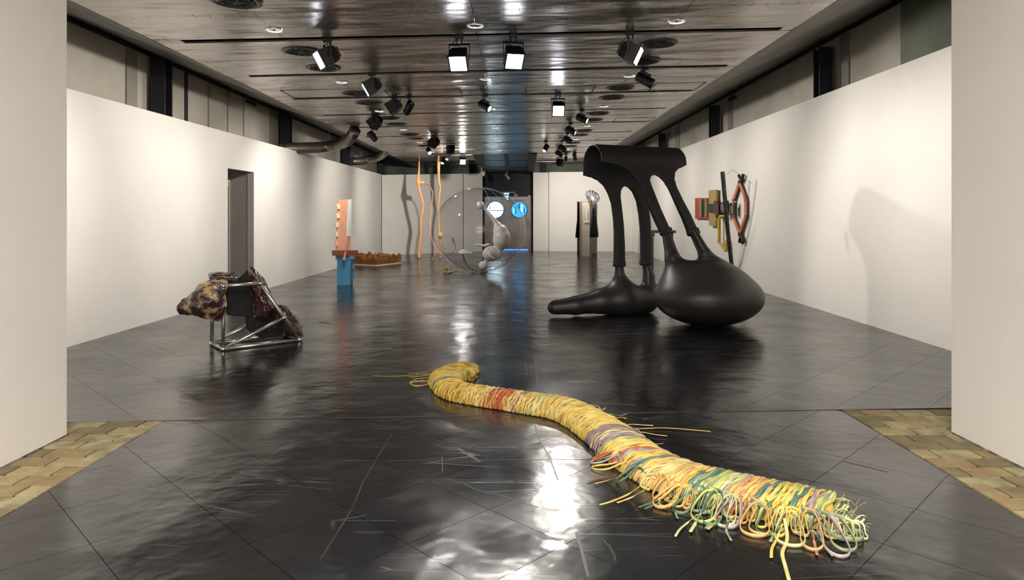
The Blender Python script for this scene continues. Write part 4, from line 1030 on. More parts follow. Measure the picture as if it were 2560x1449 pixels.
def fb(p):
    g = None
    K = lambda r: r/5.573*kb
    pts = [(np.array(bp(*a, YB)), K(r)) for a, r in blob]
    for (a, ra), (b_, r2) in zip(pts[:-1], pts[1:]):
        if np.allclose(a, b_): continue
        d = sd_cone(p, a, b_, ra if a is not pts[0][0] else ra*.35, r2)
        g = d if g is None else np.minimum(g, d)
    g = smin(g, np.linalg.norm(p-pts[0][0], axis=1)-K(55), .03)
    g = smin(g, sd_ell(p, bp(935, 1080, YB), (K(122), K(110), K(108))), .03)
    g = smin(g, sd_ell(p, bp(1030, 1085, YB-.03), (K(62), K(60), K(80))), .03)
    g = smin(g, sd_cone(p, bp(880, 1160, YB), bp(850, 1205, YB), K(34), K(24)), .03)
    g = smin(g, np.linalg.norm(p-np.array(bp(822, 1252, YB)), axis=1)-K(66), .03)
    return g
lo = bp(690, 1330, YB); hi = bp(1230, 320, YB)
V, F = surface_net(fb, (lo[0]-.05, YB-.35, .02), (hi[0]+.05, YB+.35, hi[2]+.05), .014)
V, F = smooth_mesh(V, F, 2)
part('blown_bulbs', (V, F), M_BLOB, wf, True)
lf = cat_rom([(*bp(698, 950, YB-.1), .010), (*bp(740, 955, YB-.1), .028), (*bp(790, 968, YB-.08), .030), (*bp(850, 965, YB-.05), .036), (*bp(895, 948, YB), .022), (*bp(918, 962, YB+.02), .008)], 24)
part('lobed_leaf', tube(lf[:, :3], lf[:, 3], 12, flat=(1.6, .9)), M_BLOB, wf, True)
part('spiral_rib', tube(cat_rom([bp(900, 1010, YB-.25), bp(880, 1060, YB-.30), bp(920, 1110, YB-.32), bp(985, 1150, YB-.3)], 16), .02, 8), mat('clear_white_glass', (226, 226, 230), .1, coat=1), wf, True)
part('metal_base', lathe([(.0, .0), (.21, .0), (.21, .018), (.12, .03), (0, .032)], (bp(775, 0, YB)[0], YB, 0), (0, 0, 1), 28), mat('pewter_base', (150, 144, 132), .35, .7), wf, True)
ls = thing('leaf_stalk', (bp(745, 1335, YB)[0], YB-.2, .0), 'bent dark stalk carrying two pale curled leaves inside the bubble', 'sculpture')
part('stalk', tube(cat_rom([bp(760, 1330, YB-.15), bp(690, 1310, YB-.15), bp(620, 1262, YB-.15), bp(575, 1195, YB-.15), bp(553, 1130, YB-.15), bp(550, 1085, YB-.15)], 24), .015, 8), mat('dark_pewter', (84, 80, 78), .35, .6), ls, True)
M_LEAF = mat('silvery_leaf', (196, 196, 200), .2, .3, coat=.5)
def leaf(rows, nm):
    G = np.array([[bp(x, y, YB-.15+d) for x, y, d in r] for r in rows]); n = 16
    T = np.stack([cat_rom(G[:, j], n) for j in range(G.shape[1])], 1); T = np.stack([cat_rom(T[i], n) for i in range(n)], 0)
    V = list(T.reshape(-1, 3)); V2 = [(a[0], a[1]+.012, a[2]-.008) for a in V]; F = []
    for i in range(n-1):
        for j in range(n-1): a = i*n+j; q = (a, a+1, a+n+1, a+n); F.append(q); F.append(tuple(k+n*n for k in q[::-1]))
    part(nm, (V+V2, F), M_LEAF, ls, True)
leaf([[(462, 1062, .1), (464, 1063, 0), (466, 1066, -.1)], [(530, 1022, .2), (520, 1030, 0), (510, 1075, -.2)], [(590, 1016, .2), (580, 1040, 0), (570, 1082, -.2)], [(640, 1040, .15), (630, 1055, 0), (625, 1078, -.12)], [(682, 1074, .02), (680, 1076, 0), (678, 1079, -.02)]], 'leaf')
leaf([[(392, 856, 0), (400, 855, 0), (408, 860, 0)], [(392, 900, 0), (410, 895, .05), (428, 905, 0)], [(415, 940, 0), (428, 945, .05), (440, 945, 0)], [(432, 985, 0), (437, 985, .03), (442, 985, 0)], [(436, 1000, 0), (445, 1030, .02), (452, 1045, 0)], [(455, 1060, 0), (462, 1062, 0), (466, 1062, 0)]], 'leaf')
M_ROOT = mat('bone_coloured_driftwood', (190, 176, 140), .7, rgb2=(120, 104, 76), nscale=14, bump=.006, bscale=30)
dw = thing('driftwood', (bp(320, 1350, 17.35)[0], 17.0, 0), 'small heap of bone coloured roots beside the foot of the bubble', 'driftwood')
YR = 17.1
for k, (pts, r_) in enumerate((([(265, 1335), (300, 1330), (350, 1340), (400, 1325), (440, 1318)], .026), ([(300, 1262), (330, 1280), (345, 1310), (350, 1335)], .034), ([(265, 1300), (300, 1300), (340, 1318), (380, 1345)], .034), ([(310, 1250), (325, 1258), (345, 1268), (352, 1290)], .024), ([(380, 1295), (410, 1312), (440, 1320), (520, 1325), (560, 1338)], .014), ([(290, 1270), (285, 1300), (280, 1330)], .028))):
    c = [bp(x, y, YR) for x, y in pts]; c = [(a[0], a[1]+.04*(k-2), max(a[2], r_)) for a in c]
    cr = cat_rom(c, 18); part('root', tube(cr, [r_*(.7+.5*abs(math.sin(i*.9+k))) for i in range(18)], 9), M_ROOT, dw, True)

# ================================================================== CLEAR PLINTH FIGURE
YA = 23.8
def ap(x, y, Y=YA): return P(1380+x/5.575, 420+y/5.575, Y)
M_ACR = glass_mat('grey_clear_acrylic', (196, 190, 180), .6, .04, .10)
M_ACR2 = mat('smoky_acrylic_edge', (112, 102, 92), .25, spec=.6); M_ACR3 = mat('frosted_grey_acrylic', (176, 168, 156), .3, spec=.6)
pf = thing('acrylic_figure', (ap(490, 0)[0], YA, 0), 'clear acrylic plinth with black hair tassels and a tilted glass dish on top', 'sculpture')
def vquad(nm, x0, x1, y0, y1, d0, d1, m, th=.02):
    a = ap(x0, y1, YA+d0); b_ = ap(x1, y1, YA+d1); zt = ap(x0, y0, YA)[2]
    z0 = 0 if y1 > 1200 else a[2]
    return part(nm, prism([(a[0], a[1], z0), (b_[0], b_[1], z0), (b_[0], b_[1], zt), (a[0], a[1], zt)], (0, th, 0)), m, pf)
vquad('side_sheet', 350, 385, 468, 1232, .2, 0, M_ACR); vquad('edge_strip', 385, 418, 468, 1232, 0, -.01, M_ACR2)
vquad('front_sheet', 418, 524, 468, 1232, 0, 0, M_ACR3); vquad('edge_strip', 524, 556, 500, 1232, 0, .02, M_ACR2)
vquad('side_sheet', 556, 630, 505, 1232, .02, .2, M_ACR); vquad('back_sheet', 352, 628, 470, 1232, .45, .45, M_ACR)
part('top_sheet', box(ap(355, 0)[0], ap(600, 0)[0], YA, YA+.45, ap(0, 470)[2]-.01, ap(0, 468)[2]+.005), M_ACR, pf)
M_GLOWL = mat('white_line', (244, 240, 232), .4)
vquad('white_upright_line', 481, 489, 580, 745, -.03, -.03, M_GLOWL, .01); vquad('white_foot_line', 445, 518, 742, 753, -.03, -.03, M_GLOWL, .01)
M_HAIR = mat('black_hair', (16, 15, 20), .5, rgb2=(30, 29, 36), nscale=60, stretch=(8, 8, .3))
def tassel(x0, x1, X0, X1, y0, y1, Y, nm='hair_tassel'):
    n = 40; V, F = [], []
    for k in range(n):
        u = k/(n-1); xt, xb = x0+(x1-x0)*u, X0+(X1-X0)*u
        yb = y1-rng.uniform(0, 12)-(14 if k in (0, n-1) else 0)
        pts = []
        for j in range(8):
            v = j/7; s = v**1.3
            pts.append(ap(xt+(xb-xt)*s+rng.uniform(-1, 1), y0+(yb-y0)*v, Y+.03*math.sin(u*20)))
        v_, f_ = tube(pts, [.012]*6+[.009, .003], 4)
        m0 = len(V); V += v_; F += [tuple(i+m0 for i in q) for q in f_]
    o = part(nm, (V, F), M_HAIR, pf, True, kind='stuff')
tassel(566, 600, 527, 650, 508, 972, YA-.06); tassel(372, 390, 325, 385, 510, 976, YA+.24)
dc = np.array(ap(557, 405, YA+.1)); da = np.array((math.cos(.62), -.15, -math.sin(.62))); da /= np.linalg.norm(da); dn = np.array((.35, -.75, .5)); dn -= da*(dn@da); dn /= np.linalg.norm(dn)
M_DISH = glass_mat('frosted_glass_dish', (222, 220, 216), .7, .15, .35)
part('glass_dish', lathe([(.0, -.07), (.1, -.06), (.2, -.02), (.27, .03), (.275, .04), (.2, .0), (.1, -.03), (0, -.04)], dc, dn, 36), M_DISH, pf, True)
ribs = []
b2 = np.cross(dn, da)
for k in range(14):
    a = 2*PI*k/14; e = da*math.cos(a)+b2*math.sin(a)
    ribs.append(tube([dc+dn*-.03, dc+e*.14+dn*-.02, dc+e*.265+dn*.045], .005, 5))
part('dish_ribs', join(*ribs), M_SEAMG, pf, True, kind='stuff')
part('dish_support', tube([dc-dn*.04, (dc[0]-.03, dc[1]+.05, ap(0, 468)[2])], .02, 8), M_SEAMG, pf, True)

# ================================================================== STEEL STAND BEHIND THE BLACK SCULPTURE
M_STD = mat('weathered_grey_steel', (112, 108, 100), .5, .5, rgb2=(78, 76, 72), nscale=6)
yS = 14.1
def sp(x, y, Y=yS): return P(1340+x/2.898, 340+y/2.898, Y)
st = thing('steel_stand', (sp(845, 0)[0], yS, 0), 'slim grey steel stand half hidden behind the legs of the black sculpture', 'stand')
a = sp(836, 683); b_ = sp(980, 683)
part('top_bar', box(a[0], b_[0]+.1, yS, yS+.3, a[2]-.055, a[2]), M_STD, st)
part('leg', box(sp(838, 0)[0], sp(853, 0)[0], yS+.02, yS+.09, 0, a[2]-.055), M_STD, st); part('leg', box(b_[0], b_[0]+.05, yS+.02, yS+.09, 0, a[2]-.055), M_STD, st)
part('corner_plate', box(sp(832, 0)[0], sp(860, 0)[0], yS-.01, yS+.1, a[2]-.12, a[2]-.05), M_STD, st)
part('foot_bar', box(sp(838, 0)[0], b_[0]+.05, yS+.02, yS+.09, 0, .04), M_STD, st)

# ================================================================== WALL ASSEMBLAGE
XW = 4.77
M_RED = mat('brick_red_panel', (176, 58, 28), .5, rgb2=(168, 52, 26)); M_GOLD = mat('ochre_gold_panel', (176, 148, 84), .5, rgb2=(160, 132, 72), nscale=4, stretch=(1, 1, .2))
M_BLK = mat('black_panel', (34, 33, 36), .5); M_MAR = mat('maroon_panel', (84, 38, 32), .5); M_GRY = mat('slate_grey_panel', (82, 82, 80), .5, rgb2=(64, 64, 64), nscale=8)
M_YEL = mat('yellow_lacquer', (218, 178, 58), .4); M_SALM = mat('salmon_lacquer', (206, 126, 98), .5); M_WOODR = mat('khaki_wood_rail', (150, 132, 84), .5)
wa = thing('wall_assemblage', (XW, 15.3, 1.5), 'wall-hung assemblage of red, gold, grey, yellow and salmon shapes on the right wall', 'artwork')
def wp(x, y, off=.0):
    px, py = 1700+x/4.832, 400+y/4.83; Y = (XW-off)*FPX/(px-CX); return np.array((XW-off, Y, EYE-(py-CY)/FPX*Y))
def wpan(nm, pts, off, th, m, parent=None):
    return part(nm, prism([wp(x, y, off) for x, y in pts], (-th, 0, 0)), m, parent or wa)
rp = wpan('red_panel', [(205, 457), (370, 457), (370, 708), (205, 708)], .0, .05, M_RED)
wpan('dark_inset', [(283, 492), (322, 492), (322, 655), (283, 655)], .05, .03, M_BLK); wpan('wood_rail', [(255, 470), (283, 470), (283, 683), (258, 683)], .05, .05, M_WOODR); wpan('wood_rail', [(323, 462), (345, 462), (347, 675), (323, 675)], .05, .05, M_WOODR)
wpan('gold_panel', [(373, 364), (465, 358), (462, 797), (374, 790)], .03, .05, M_GOLD)
wpan('black_panel', [(368, 527), (450, 527), (450, 627), (368, 627)], .08, .05, M_BLK)
wpan('gold_block', [(430, 490), (452, 490), (452, 527), (430, 527)], .08, .04, M_GOLD)
wpan('maroon_panel', [(450, 492), (493, 490), (493, 522), (508, 522), (508, 660), (484, 660), (484, 690), (470, 690), (470, 660), (450, 655)], .06, .08, M_MAR)
wpan('grey_panel', [(505, 518), (640, 517), (645, 665), (590, 665), (590, 700), (575, 700), (575, 635), (512, 635)], .04, .05, M_GRY)
wpan('grey_step', [(553, 487), (590, 487), (590, 632), (553, 632)], .09, .04, M_GRY); wpan('grey_block', [(512, 530), (568, 528), (568, 600), (512, 600)], .13, .04, mat('pale_slate_block', (104, 104, 100), .5))
wpan('dark_strip', [(672, 512), (690, 512), (690, 670), (672, 670)], .05, .05, M_BLK); wpan('ochre_chip', [(652, 560), (672, 540), (672, 660), (655, 640)], .05, .06, M_WOODR)
def wbar(nm, a, b_, wd, off, th, m):
    a = np.array(a, float); b_ = np.array(b_, float); d = (b_-a)/np.linalg.norm(b_-a); n = np.array((-d[1], d[0]))*wd/2; a = a-d*wd*.25; b_ = b_+d*wd*.25
    wpan(nm, [tuple(a+n), tuple(b_+n), tuple(b_-n), tuple(a-n)], off, th, m)
for a, b_, wd in (((487, 690), (486, 988), 14), ((486, 988), (572, 1098), 15), ((574, 1100), (578, 960), 11), ((485, 690), (502, 690), 22), ((495, 672), (548, 672), 22)): wbar('yellow_bar', a, b_, wd, .06, .05, M_YEL)
for a, b_ in (((728, 262), (802, 485)), ((802, 485), (802, 672)), ((802, 672), (729, 888)), ((729, 888), (655, 690)), ((655, 690), (650, 625)), ((655, 480), (728, 262)), ((652, 545), (655, 480))): wbar('salmon_bar', a, b_, 20, .03, .03, M_SALM)
for a, b_ in (((736, 250), (815, 468)), ((815, 468), (815, 690)), ((815, 690), (735, 915)), ((725, 330), (672, 490)), ((672, 690), (727, 840))): wbar('dark_edge', (a[0]-4, a[1]), (b_[0]-4, b_[1]), 13, .0, .05, M_BLK)
for pts in (((712, 185), (725, 215), (752, 262)), ((766, 172), (758, 215), (745, 262)), ((722, 996), (726, 955), (745, 905)), ((752, 998), (766, 985), (758, 950), (738, 905))):
    part('twig', tube(cat_rom([wp(x, y, .04) for x, y in pts], 12), .035, 7), M_BLK, wa, True)
M_POLE = mat('charred_pole', (44, 42, 42), .5, rgb2=(84, 80, 70), nscale=14)
pole_px = [(513, 142, .55), (530, 330, .5), (545, 500, .45), (562, 700, .38), (580, 880, .3), (605, 1100, .2), (628, 1290, .1)]
pc = cat_rom([wp(x, y, o) for x, y, o in pole_px], 20); a_ = pc[-1]; dr_ = pc[-1]-pc[-2]
ext = a_+dr_/abs(dr_[2])*a_[2]; ext[0] = min(ext[0], XW-.06)
lp_ = thing('leaning_pole', (ext[0], ext[1], 0), 'long charred dark pole leaning against the right wall in front of the assemblage', 'pole')
part('pole', tube(np.vstack([pc, ext]), .045, 6), M_POLE, lp_)
part('string', tube([pc[1], wp(636, 120, .0)], .006, 5), M_FRAMEG, lp_)
# ================================================================== KNOTTED RUBBER BAND SCULPTURE
pal = {'yellow': (238, 202, 92), 'ochre': (218, 176, 80), 'cream': (238, 214, 140), 'gold': (230, 182, 60), 'olive': (176, 160, 52), 'mauve': (172, 150, 142), 'greymauve': (146, 126, 122),
       'lime': (206, 208, 112), 'palelime': (216, 218, 156), 'teal': (92, 132, 108), 'sage': (152, 166, 124), 'red': (204, 96, 56), 'pink': (212, 142, 112), 'peach': (232, 180, 106), 'lavender': (178, 166, 170)}
pal = {k: tuple(int((c*.92+sum(v)/3*.08)*.93) for c in v) for k, v in pal.items()}
MR = {k: mat('rubber_band_'+k, v, .5, rgb2=tuple(int(c*.86) for c in v), nscale=18, bump=.0006, bscale=160) for k, v in pal.items()}
ctrl = [(1172, 924, .13, .07), (1140, 938, .175, .09), (1118, 954, .16, .10), (1120, 972, .135, .11), (1142, 992, .125, .115), (1210, 1006, .125, .12), (1300, 1020, .13, .12), (1400, 1037, .135, .125), (1452, 1058, .14, .125), (1500, 1088, .15, .13), (1545, 1122, .16, .13), (1595, 1160, .16, .125), (1665, 1200, .165, .12), (1742, 1228, .165, .12), (1832, 1250, .165, .12), (1930, 1272, .165, .12), (2030, 1290, .165, .115), (2088, 1300, .16, .105)]
C = np.array([(*FL(x, y)[:2], w_, h_) for x, y, w_, h_ in ctrl]); NCT = len(ctrl)
NP = 1400
CP = cat_rom(C, NP); idxs = np.linspace(0, NCT-1, NP)
seglen = np.linalg.norm(np.diff(CP[:, :2], axis=0), axis=1); arc = np.concatenate([[0], np.cumsum(seglen)]); LT = arc[-1]
TT = np.gradient(CP[:, :2], axis=0); TT /= np.linalg.norm(TT, axis=1)[:, None]
for _ in range(60): TT[1:-1] = (TT[:-2]+TT[1:-1]+TT[2:])/3
TT /= np.linalg.norm(TT, axis=1)[:, None]
def at(s):
    s = np.clip(s, 0, LT); k = np.interp(s, arc, np.arange(NP)); i = np.minimum(k.astype(int), NP-2) if hasattr(k, 'astype') else min(int(k), NP-2); u = k-i
    c = CP[i]*(1-u)[..., None]+CP[i+1]*u[..., None] if hasattr(u, 'shape') and u.shape else CP[i]*(1-u)+CP[i+1]*u
    return c, TT[i], np.interp(s, arc, idxs)
def body_pt(s, a, lift=0.0):
    """a: angle across the body, -pi/2 one side of the floor .. +pi/2 the other; vectorised"""
    s = np.asarray(s, float); a = np.asarray(a, float)
    c, T, ix = at(s); nx = np.stack([-T[..., 1], T[..., 0]], -1)        # left of travel = far side from the viewer
    w_ = c[..., 2]+lift; h_ = c[..., 3]+lift
    ca = np.cos(a); sa = np.sin(a)
    x = -np.sign(sa)*np.abs(sa)**.85*w_; z = np.maximum(ca, -.12)
    z = np.sign(z)*np.abs(z)**.8*h_
    return np.stack([c[..., 0]+nx[..., 0]*-x*-1, c[..., 1]+nx[..., 1]*-x*-1, np.maximum(z, .004)], -1)
# +a = viewer's side
def colour(ix):
    r = rng.random()
    def pick(*opts):
        t = rng.random()*sum(w for w, _ in opts)
        for w, c in opts:
            t -= w
            if t <= 0: return c
        return opts[-1][1]
    if ix < 2.6: return pick((5, 'olive'), (6, 'yellow'), (3, 'gold'), (1, 'sage'))
    if 3.1 < ix < 3.4: return pick((4, 'teal'), (3, 'sage'), (3, 'olive'))
    if ix < 4.7: return pick((5, 'yellow'), (4, 'gold'), (3, 'ochre'), (1, 'olive'))
    if 5.35 < ix < 5.95: return pick((5, 'red'), (3, 'ochre'), (4, 'peach'))
    if 6.1 < ix < 6.18: return 'pink'
    if 6.45 < ix < 6.75: return pick((5, 'lime'), (3, 'cream'))
    if ix < 7.4: return pick((5, 'cream'), (5, 'yellow'), (3, 'ochre'))
    if ix < 9.75: return pick((7, 'yellow'), (3, 'cream'), (3, 'gold'), (1, 'ochre'), (.5, 'lime'))
    if ix < 10.0: return pick((5, 'greymauve'), (2, 'mauve'))
    if ix < 10.62: return pick((5, 'mauve'), (2, 'cream'), (2, 'greymauve'), (1, 'lavender'))
    if ix < 10.75: return pick((4, 'lime'), (2, 'sage'))
    if ix < 11.25: return pick((6, 'yellow'), (3, 'cream'))
    if ix < 11.36: return 'red'
    if ix < 11.46: return 'lavender'
    if ix < 11.75: return pick((5, 'yellow'), (2, 'peach'))
    if ix < 11.87: return 'mauve'
    if ix < 12.0: return 'teal'
    if ix < 13.35: return pick((7, 'yellow'), (4, 'cream'), (3, 'peach'), (1, 'gold'))
    if ix < 13.62: return pick((5, 'teal'), (3, 'sage'))
    if ix < 14.25: return pick((5, 'lime'), (4, 'palelime'), (2, 'sage'))
    if ix < 14.35: return 'lavender'
    if ix < 14.95: return pick((6, 'peach'), (2, 'pink'), (1, 'red'), (2, 'yellow'))
    if ix < 15.1: return pick((2, 'teal'), (2, 'lavender'))
    if ix < 15.75: return pick((4, 'lime'), (5, 'yellow'), (2, 'gold'), (2, 'cream'))
    if ix < 15.85: return 'teal'
    if ix < 16.2: return pick((4, 'peach'), (3, 'yellow'), (2, 'pink'))
    if ix < 16.5: return pick((3, 'lavender'), (2, 'mauve'))
    return pick((4, 'sage'), (3, 'lime'), (2, 'palelime'))
rs = thing('rubber_band_serpent', (float(CP[NP//2, 0]), float(CP[NP//2, 1]), 0), 'long winding body of knotted yellow and coloured rubber strips lying across the black floor', 'sculpture')
# inner core
ss = np.linspace(.01, LT-.01, 160); aa = np.linspace(-PI*.52, PI*.52, 15)
S_, A_2 = np.meshgrid(ss, aa, indexing='ij'); pts = body_pt(S_.ravel(), A_2.ravel(), -.012)
F = [(i*15+j, i*15+j+1, (i+1)*15+j+1, (i+1)*15+j) for i in range(159) for j in range(14)]
part('core', (pts, F), MR['ochre'], rs, True)
strands = []; sN = 0; s = .0; i = 0
while s < LT:
    ix = np.interp(s, arc, idxs)
    step = .0078+.0016*(ix > 11)
    thick = .0052+.0016*min(1, max(0, (ix-9)/4)); wide = 1.15+.5*min(1, max(0, (ix-10)/3))
    amp = .0058
    a = np.linspace(-PI*.53, PI*.53, 22)
    sk = .045+.02*rng.random()
    ph = rng.uniform(0, 6.28)
    off = -(.03+.038*min(1, max(0, (ix-6)/5)))*a + .0085*np.sin(a*5+ph)+rng.normal(0, .003)
    lift = amp*np.sin(a*5+ph+1.3)+rng.uniform(-.002, .004)
    p = body_pt(s+off, a, 0)
    c0_ = body_pt(s+off, a, .01); nrm = c0_-p; nrm /= np.linalg.norm(nrm, axis=1)[:, None]+1e-9
    p = p+nrm*lift[:, None]; p[:, 2] = np.maximum(p[:, 2], .004)
    V, F = tube(p, thick, 5, True, flat=(wide, .75))
    strands.append((ix, V, F, colour(ix)))
    s += step
strands.sort(key=lambda q: -q[0])
for ix, V, F, col in strands[:290]: part('strand', (V, F), MR[col], rs, True)
rest = {}
VV, FF, MI = [], [], []; mats = []
for ix, V, F, col in strands[290:]:
    n0 = len(VV); VV += list(V); FF += [tuple(k+n0 for k in q) for q in F]
    if col not in mats: mats.append(col)
    MI += [mats.index(col)]*len(F)
o = part('wound_strands', (VV, FF), MR[mats[0]], rs, True, kind='stuff')
for m_ in mats[1:]: o.data.materials.append(MR[m_])
o.data.polygons.foreach_set('material_index', MI); o.data.update()
# ribbons: flat strips; up = direction of the wide face's normal
def ribbon(nm, pts, col, wd=.0065, th=.35, up=(0, 0, 1), n=26, edge=False):
    c = cat_rom(pts, n); c[:, 2] = np.maximum(c[:, 2], (wd if edge else wd*th)+.0005)
    return part(nm, tube(c, wd, 6, True, flat=(th, 1) if edge else (1, th), up=up), MR[col], rs, True)
def loop(ix, out, width, side=1, tilt=0.0, col=None, start=.95, wd=.0065, standing=True, hz=None):
    """a band that leaves the body on the viewer's side, runs out over the floor and turns back"""
    s = float(np.interp(ix, idxs, arc)); c, T, _ = at(np.float64(s)) if False else at(np.array([s]))
    c = c[0]; T = T[0]; nv = np.array((-T[1], T[0]))*(-1)*side     # towards the viewer
    nv = nv*math.cos(tilt)+T*math.sin(tilt); T2 = np.array((nv[1], -nv[0]))*1.0
    b0 = body_pt(np.array([s-width*.25, s+width*.25]), np.array([start*side, (start+.1)*side]), .008)
    base = np.array([c[0], c[1]])+nv*(c[2]+.005)
    hz = .01+.03*rng.random() if hz is None else hz
    def q(o_, t_, z): v = base+nv*o_+T2*t_; return (v[0], v[1], z)
    sg = 1 if rng.random() < .5 else -1
    pts = [tuple(b0[0]), q(.0, -.25*width*sg, .055+hz), q(out*.5, -.5*width*sg, .012+hz), q(out*.85, -.48*width*sg, .008+hz*.4), q(out, 0, .008), q(out*.85, .48*width*sg, .008+hz*.3), q(out*.5, .5*width*sg, .014+hz), q(.0, .25*width*sg, .05+hz), tuple(b0[1])]
    if sg*side < 0: pts = pts
    ribbon('loop', pts, col or colour(ix), wd, .3, (0, 0, 1), 34, True)
NVI = 0
# the dense fringe of loops towards the near end
for ix in np.arange(12.2, 17.0, .085):
    loop(float(ix+rng.normal(0, .02)), rng.uniform(.02, .10), rng.uniform(.03, .07), 1, rng.normal(0, .35), wd=rng.uniform(.007, .010), start=rng.uniform(.75, 1.15), hz=rng.uniform(0, .03))
for ix, o_, w_, tl, col in ((13.05, .17, .09, -.2, 'peach'), (13.1, .15, .07, -.2, 'yellow'), (13.55, .17, .08, -.3, 'teal'), (13.75, .2, .09, .1, 'teal'), (13.7, .19, .11, .0, 'lime'), (14.1, .18, .09, .1, 'palelime'), (14.15, .15, .06, .2, 'palelime'), (14.3, .18, .1, .0, 'lavender'), (14.75, .2, .12, .1, 'peach'), (14.8, .17, .10, .15, 'peach'), (15.05, .16, .07, .0, 'teal'), (15.45, .22, .12, .05, 'palelime'), (15.4, .15, .07, -.1, 'yellow'), (15.85, .22, .09, .1, 'peach'), (16.05, .25, .1, .3, 'lavender'), (16.4, .18, .10, .3, 'sage')):
    loop(ix, o_, w_, 1, tl, col, wd=.010, start=.85)
for ix, o_, w_, tl, col in ((10.3, .02, .04, 0, 'mauve'), (11.15, .12, .05, -.7, 'lime'), (11.3, .16, .05, -.8, 'red'), (11.35, .17, .06, -.7, 'lavender'), (11.65, .2, .07, -.7, 'yellow'), (12.0, .12, .05, -.4, 'teal')):
    loop(ix, o_, w_, 1, tl, col, wd=.0065, start=1.0)
# far-side loops
for ix, o_, w_, tl in ((4.6, .03, .05, .2), (4.9, .05, .06, .0), (6.0, .03, .05, .2), (8.6, .07, .07, .3), (9.0, .06, .05, .2), (9.5, .07, .07, -.2), (9.8, .07, .07, -.2), (10.0, .05, .06, 0), (1.6, .05, .05, .2)):
    loop(ix, o_, w_, -1, tl, None, wd=.006, start=1.2)
# near-end curls inside the open mouth
e = CP[-1]; eT = TT[-1]; eN = np.array((-eT[1], eT[0]))
for k in range(9):
    r0 = rng.uniform(.015, .04); cc0 = np.array((e[0]+eT[0]*rng.uniform(-.02, .05)+eN[0]*rng.uniform(-.09, .09), e[1]+eT[1]*rng.uniform(-.02, .05)+eN[1]*rng.uniform(-.09, .09)))
    pts = [(cc0[0]+r0*math.cos(t)*1.2, cc0[1]+r0*math.sin(t)*.6, .05+r0*.8*math.sin(t+1)) for t in np.linspace(0, 5.6, 9)]
    ribbon('loop', pts, ['lime', 'sage', 'palelime'][k % 3], .0055, .35, None, 26)
thv, thf = [], []
for k in range(40):
    a0 = np.array((e[0]+eT[0]*.02+eN[0]*rng.uniform(-.12, .12), e[1]+eT[1]*.02+eN[1]*rng.uniform(-.12, .12), rng.uniform(.005, .06)))
    d_ = rng.normal(0, .022, 3)+np.array((*eT, 0))*.03
    pts = cat_rom([a0, a0+d_*.7+rng.normal(0, .012, 3), a0+d_*1.3+rng.normal(0, .015, 3), a0+d_*1.6], 10); pts[:, 2] = np.maximum(pts[:, 2], .002)
    v_, f_ = tube(pts, .0009, 3); n0 = len(thv); thv += list(v_); thf += [tuple(i+n0 for i in q) for q in f_]
part('frayed_threads', (thv, thf), MR['palelime'], rs, True, kind='stuff')
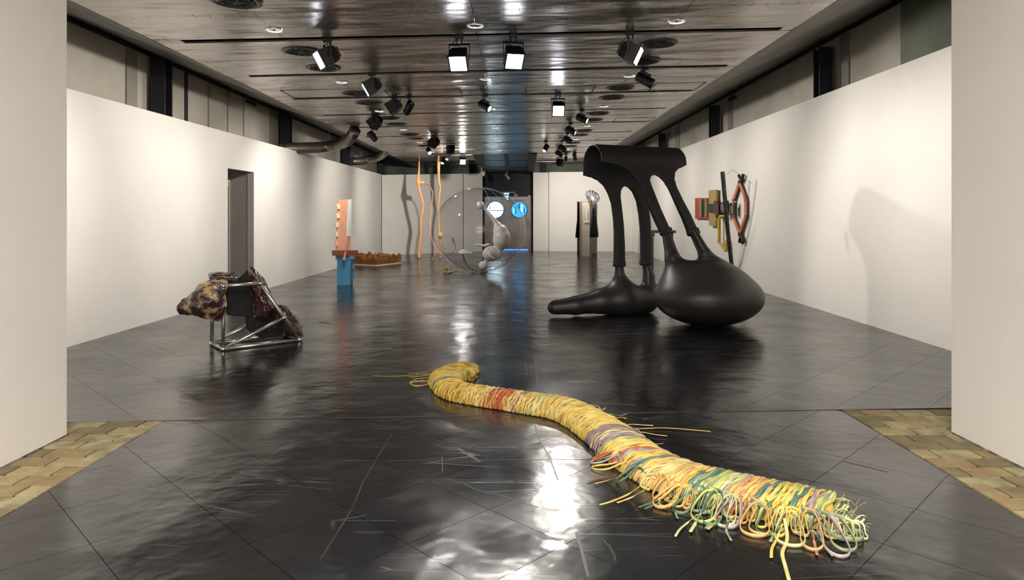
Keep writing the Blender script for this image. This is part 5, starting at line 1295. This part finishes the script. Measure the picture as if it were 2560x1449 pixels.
# loose straight ends measured from the photograph: (path pixels, colour, half width m)
for px, col, wd in (
    ([(1080, 932), (1020, 938), (975, 940), (934, 939.5)], 'olive', .010), ([(1100, 926), (1060, 929), (1022, 933)], 'olive', .009), ([(1090, 934), (1050, 940), (1022, 942)], 'peach', .008),
    ([(1095, 940), (1065, 944), (1035, 947)], 'gold', .008), ([(1085, 948), (1060, 955), (1035, 950), (1026, 959), (1045, 965), (1085, 955)], 'ochre', .008), ([(1090, 952), (1060, 962), (1032, 962), (1028, 956), (1060, 950)], 'cream', .007),
    ([(1100, 930), (1080, 926), (1072, 923), (1090, 922), (1110, 928)], 'olive', .008), ([(1100, 944), (1070, 950), (1048, 952)], 'yellow', .008), ([(1100, 936), (1060, 936), (1040, 934)], 'gold', .008),
    ([(1172, 950), (1188, 944), (1190, 938), (1180, 936)], 'ochre', .008),
    ([(1340, 994), (1352, 984), (1366, 974)], 'sage', .007), ([(1318, 990), (1332, 986), (1338, 990), (1328, 994)], 'red', .008), ([(1230, 985), (1240, 980), (1246, 975)], 'ochre', .007), ([(1262, 984), (1290, 979), (1296, 984)], 'palelime', .007), ([(1368, 1000), (1385, 994), (1402, 991)], 'ochre', .008),
    ([(1450, 1022), (1470, 1012), (1490, 1013), (1501, 1022), (1492, 1026)], 'ochre', .008), ([(1495, 1024), (1506, 1024), (1513, 1019)], 'cream', .008),
    ([(1525, 1034), (1550, 1038), (1566, 1034)], 'palelime', .006), ([(1535, 1044), (1555, 1043), (1565, 1046)], 'gold', .013), ([(1555, 1064), (1580, 1060), (1610, 1062), (1633, 1063)], 'cream', .009),
    ([(1560, 1074), (1600, 1071), (1660, 1069), (1720, 1073), (1776, 1078)], 'ochre', .010), ([(1570, 1078), (1600, 1079), (1640, 1086), (1668, 1089)], 'cream', .008), ([(1590, 1112), (1620, 1111), (1658, 1108)], 'mauve', .007), ([(1570, 1088), (1585, 1085), (1588, 1092), (1575, 1096)], 'cream', .007),
    ([(1540, 1186), (1510, 1192), (1468, 1199)], 'red', .007), ([(1550, 1190), (1520, 1200), (1488, 1208)], 'ochre', .007),
    ([(1600, 1215), (1570, 1235), (1530, 1252), (1500, 1261)], 'yellow', .010), ([(1610, 1225), (1580, 1242), (1543, 1256)], 'cream', .008), ([(1680, 1238), (1640, 1252), (1597, 1267)], 'teal', .008), ([(1690, 1246), (1650, 1256), (1612, 1271)], 'teal', .008), ([(1681, 1262), (1688, 1280), (1694, 1295)], 'sage', .007),
    ([(1745, 1285), (1720, 1305), (1700, 1322), (1688, 1340)], 'palelime', .008), ([(1752, 1282), (1738, 1308), (1726, 1328)], 'palelime', .011), ([(1780, 1272), (1778, 1300), (1765, 1320)], 'sage', .010), ([(1800, 1290), (1785, 1308), (1770, 1322)], 'peach', .009),
    ([(1822, 1300), (1816, 1325), (1828, 1350)], 'sage', .008), ([(1955, 1310), (1942, 1345), (1930, 1370), (1928, 1393)], 'yellow', .009), ([(1962, 1295), (1968, 1345), (1956, 1380), (1962, 1410), (1972, 1447), (1975, 1460)], 'cream', .011),
    ([(1950, 1315), (1935, 1335), (1926, 1353)], 'sage', .010), ([(2030, 1325), (2036, 1355), (2043, 1386)], 'pink', .009), ([(2037, 1332), (2060, 1362), (2082, 1389)], 'sage', .008),
    ([(2045, 1290), (2070, 1318), (2092, 1346)], 'lime', .013)):
    n_ = len(px)
    pts = []
    for k, (x, y) in enumerate(px):
        z = .012 if k else .05
        if k == 0 and y > 1180: z = .07
        pts.append(FL(x, y, z) if k else FL(x, y, z))
    ribbon('loose_end', pts, col, wd*.8, .32, (0, 0, 1), 24)
# big sage loop lying clear of the near end
ribbon('loop', [FL(2035, 1275, .08), FL(2050, 1310, .03), FL(2075, 1330, .02), FL(2110, 1327, .02), FL(2145, 1328, .02), FL(2159, 1338, .02), FL(2150, 1348, .02), FL(2110, 1346, .02), FL(2078, 1336, .02), FL(2055, 1318, .03)], 'sage', .014, .2, (.0, .0, 1), 40, True)
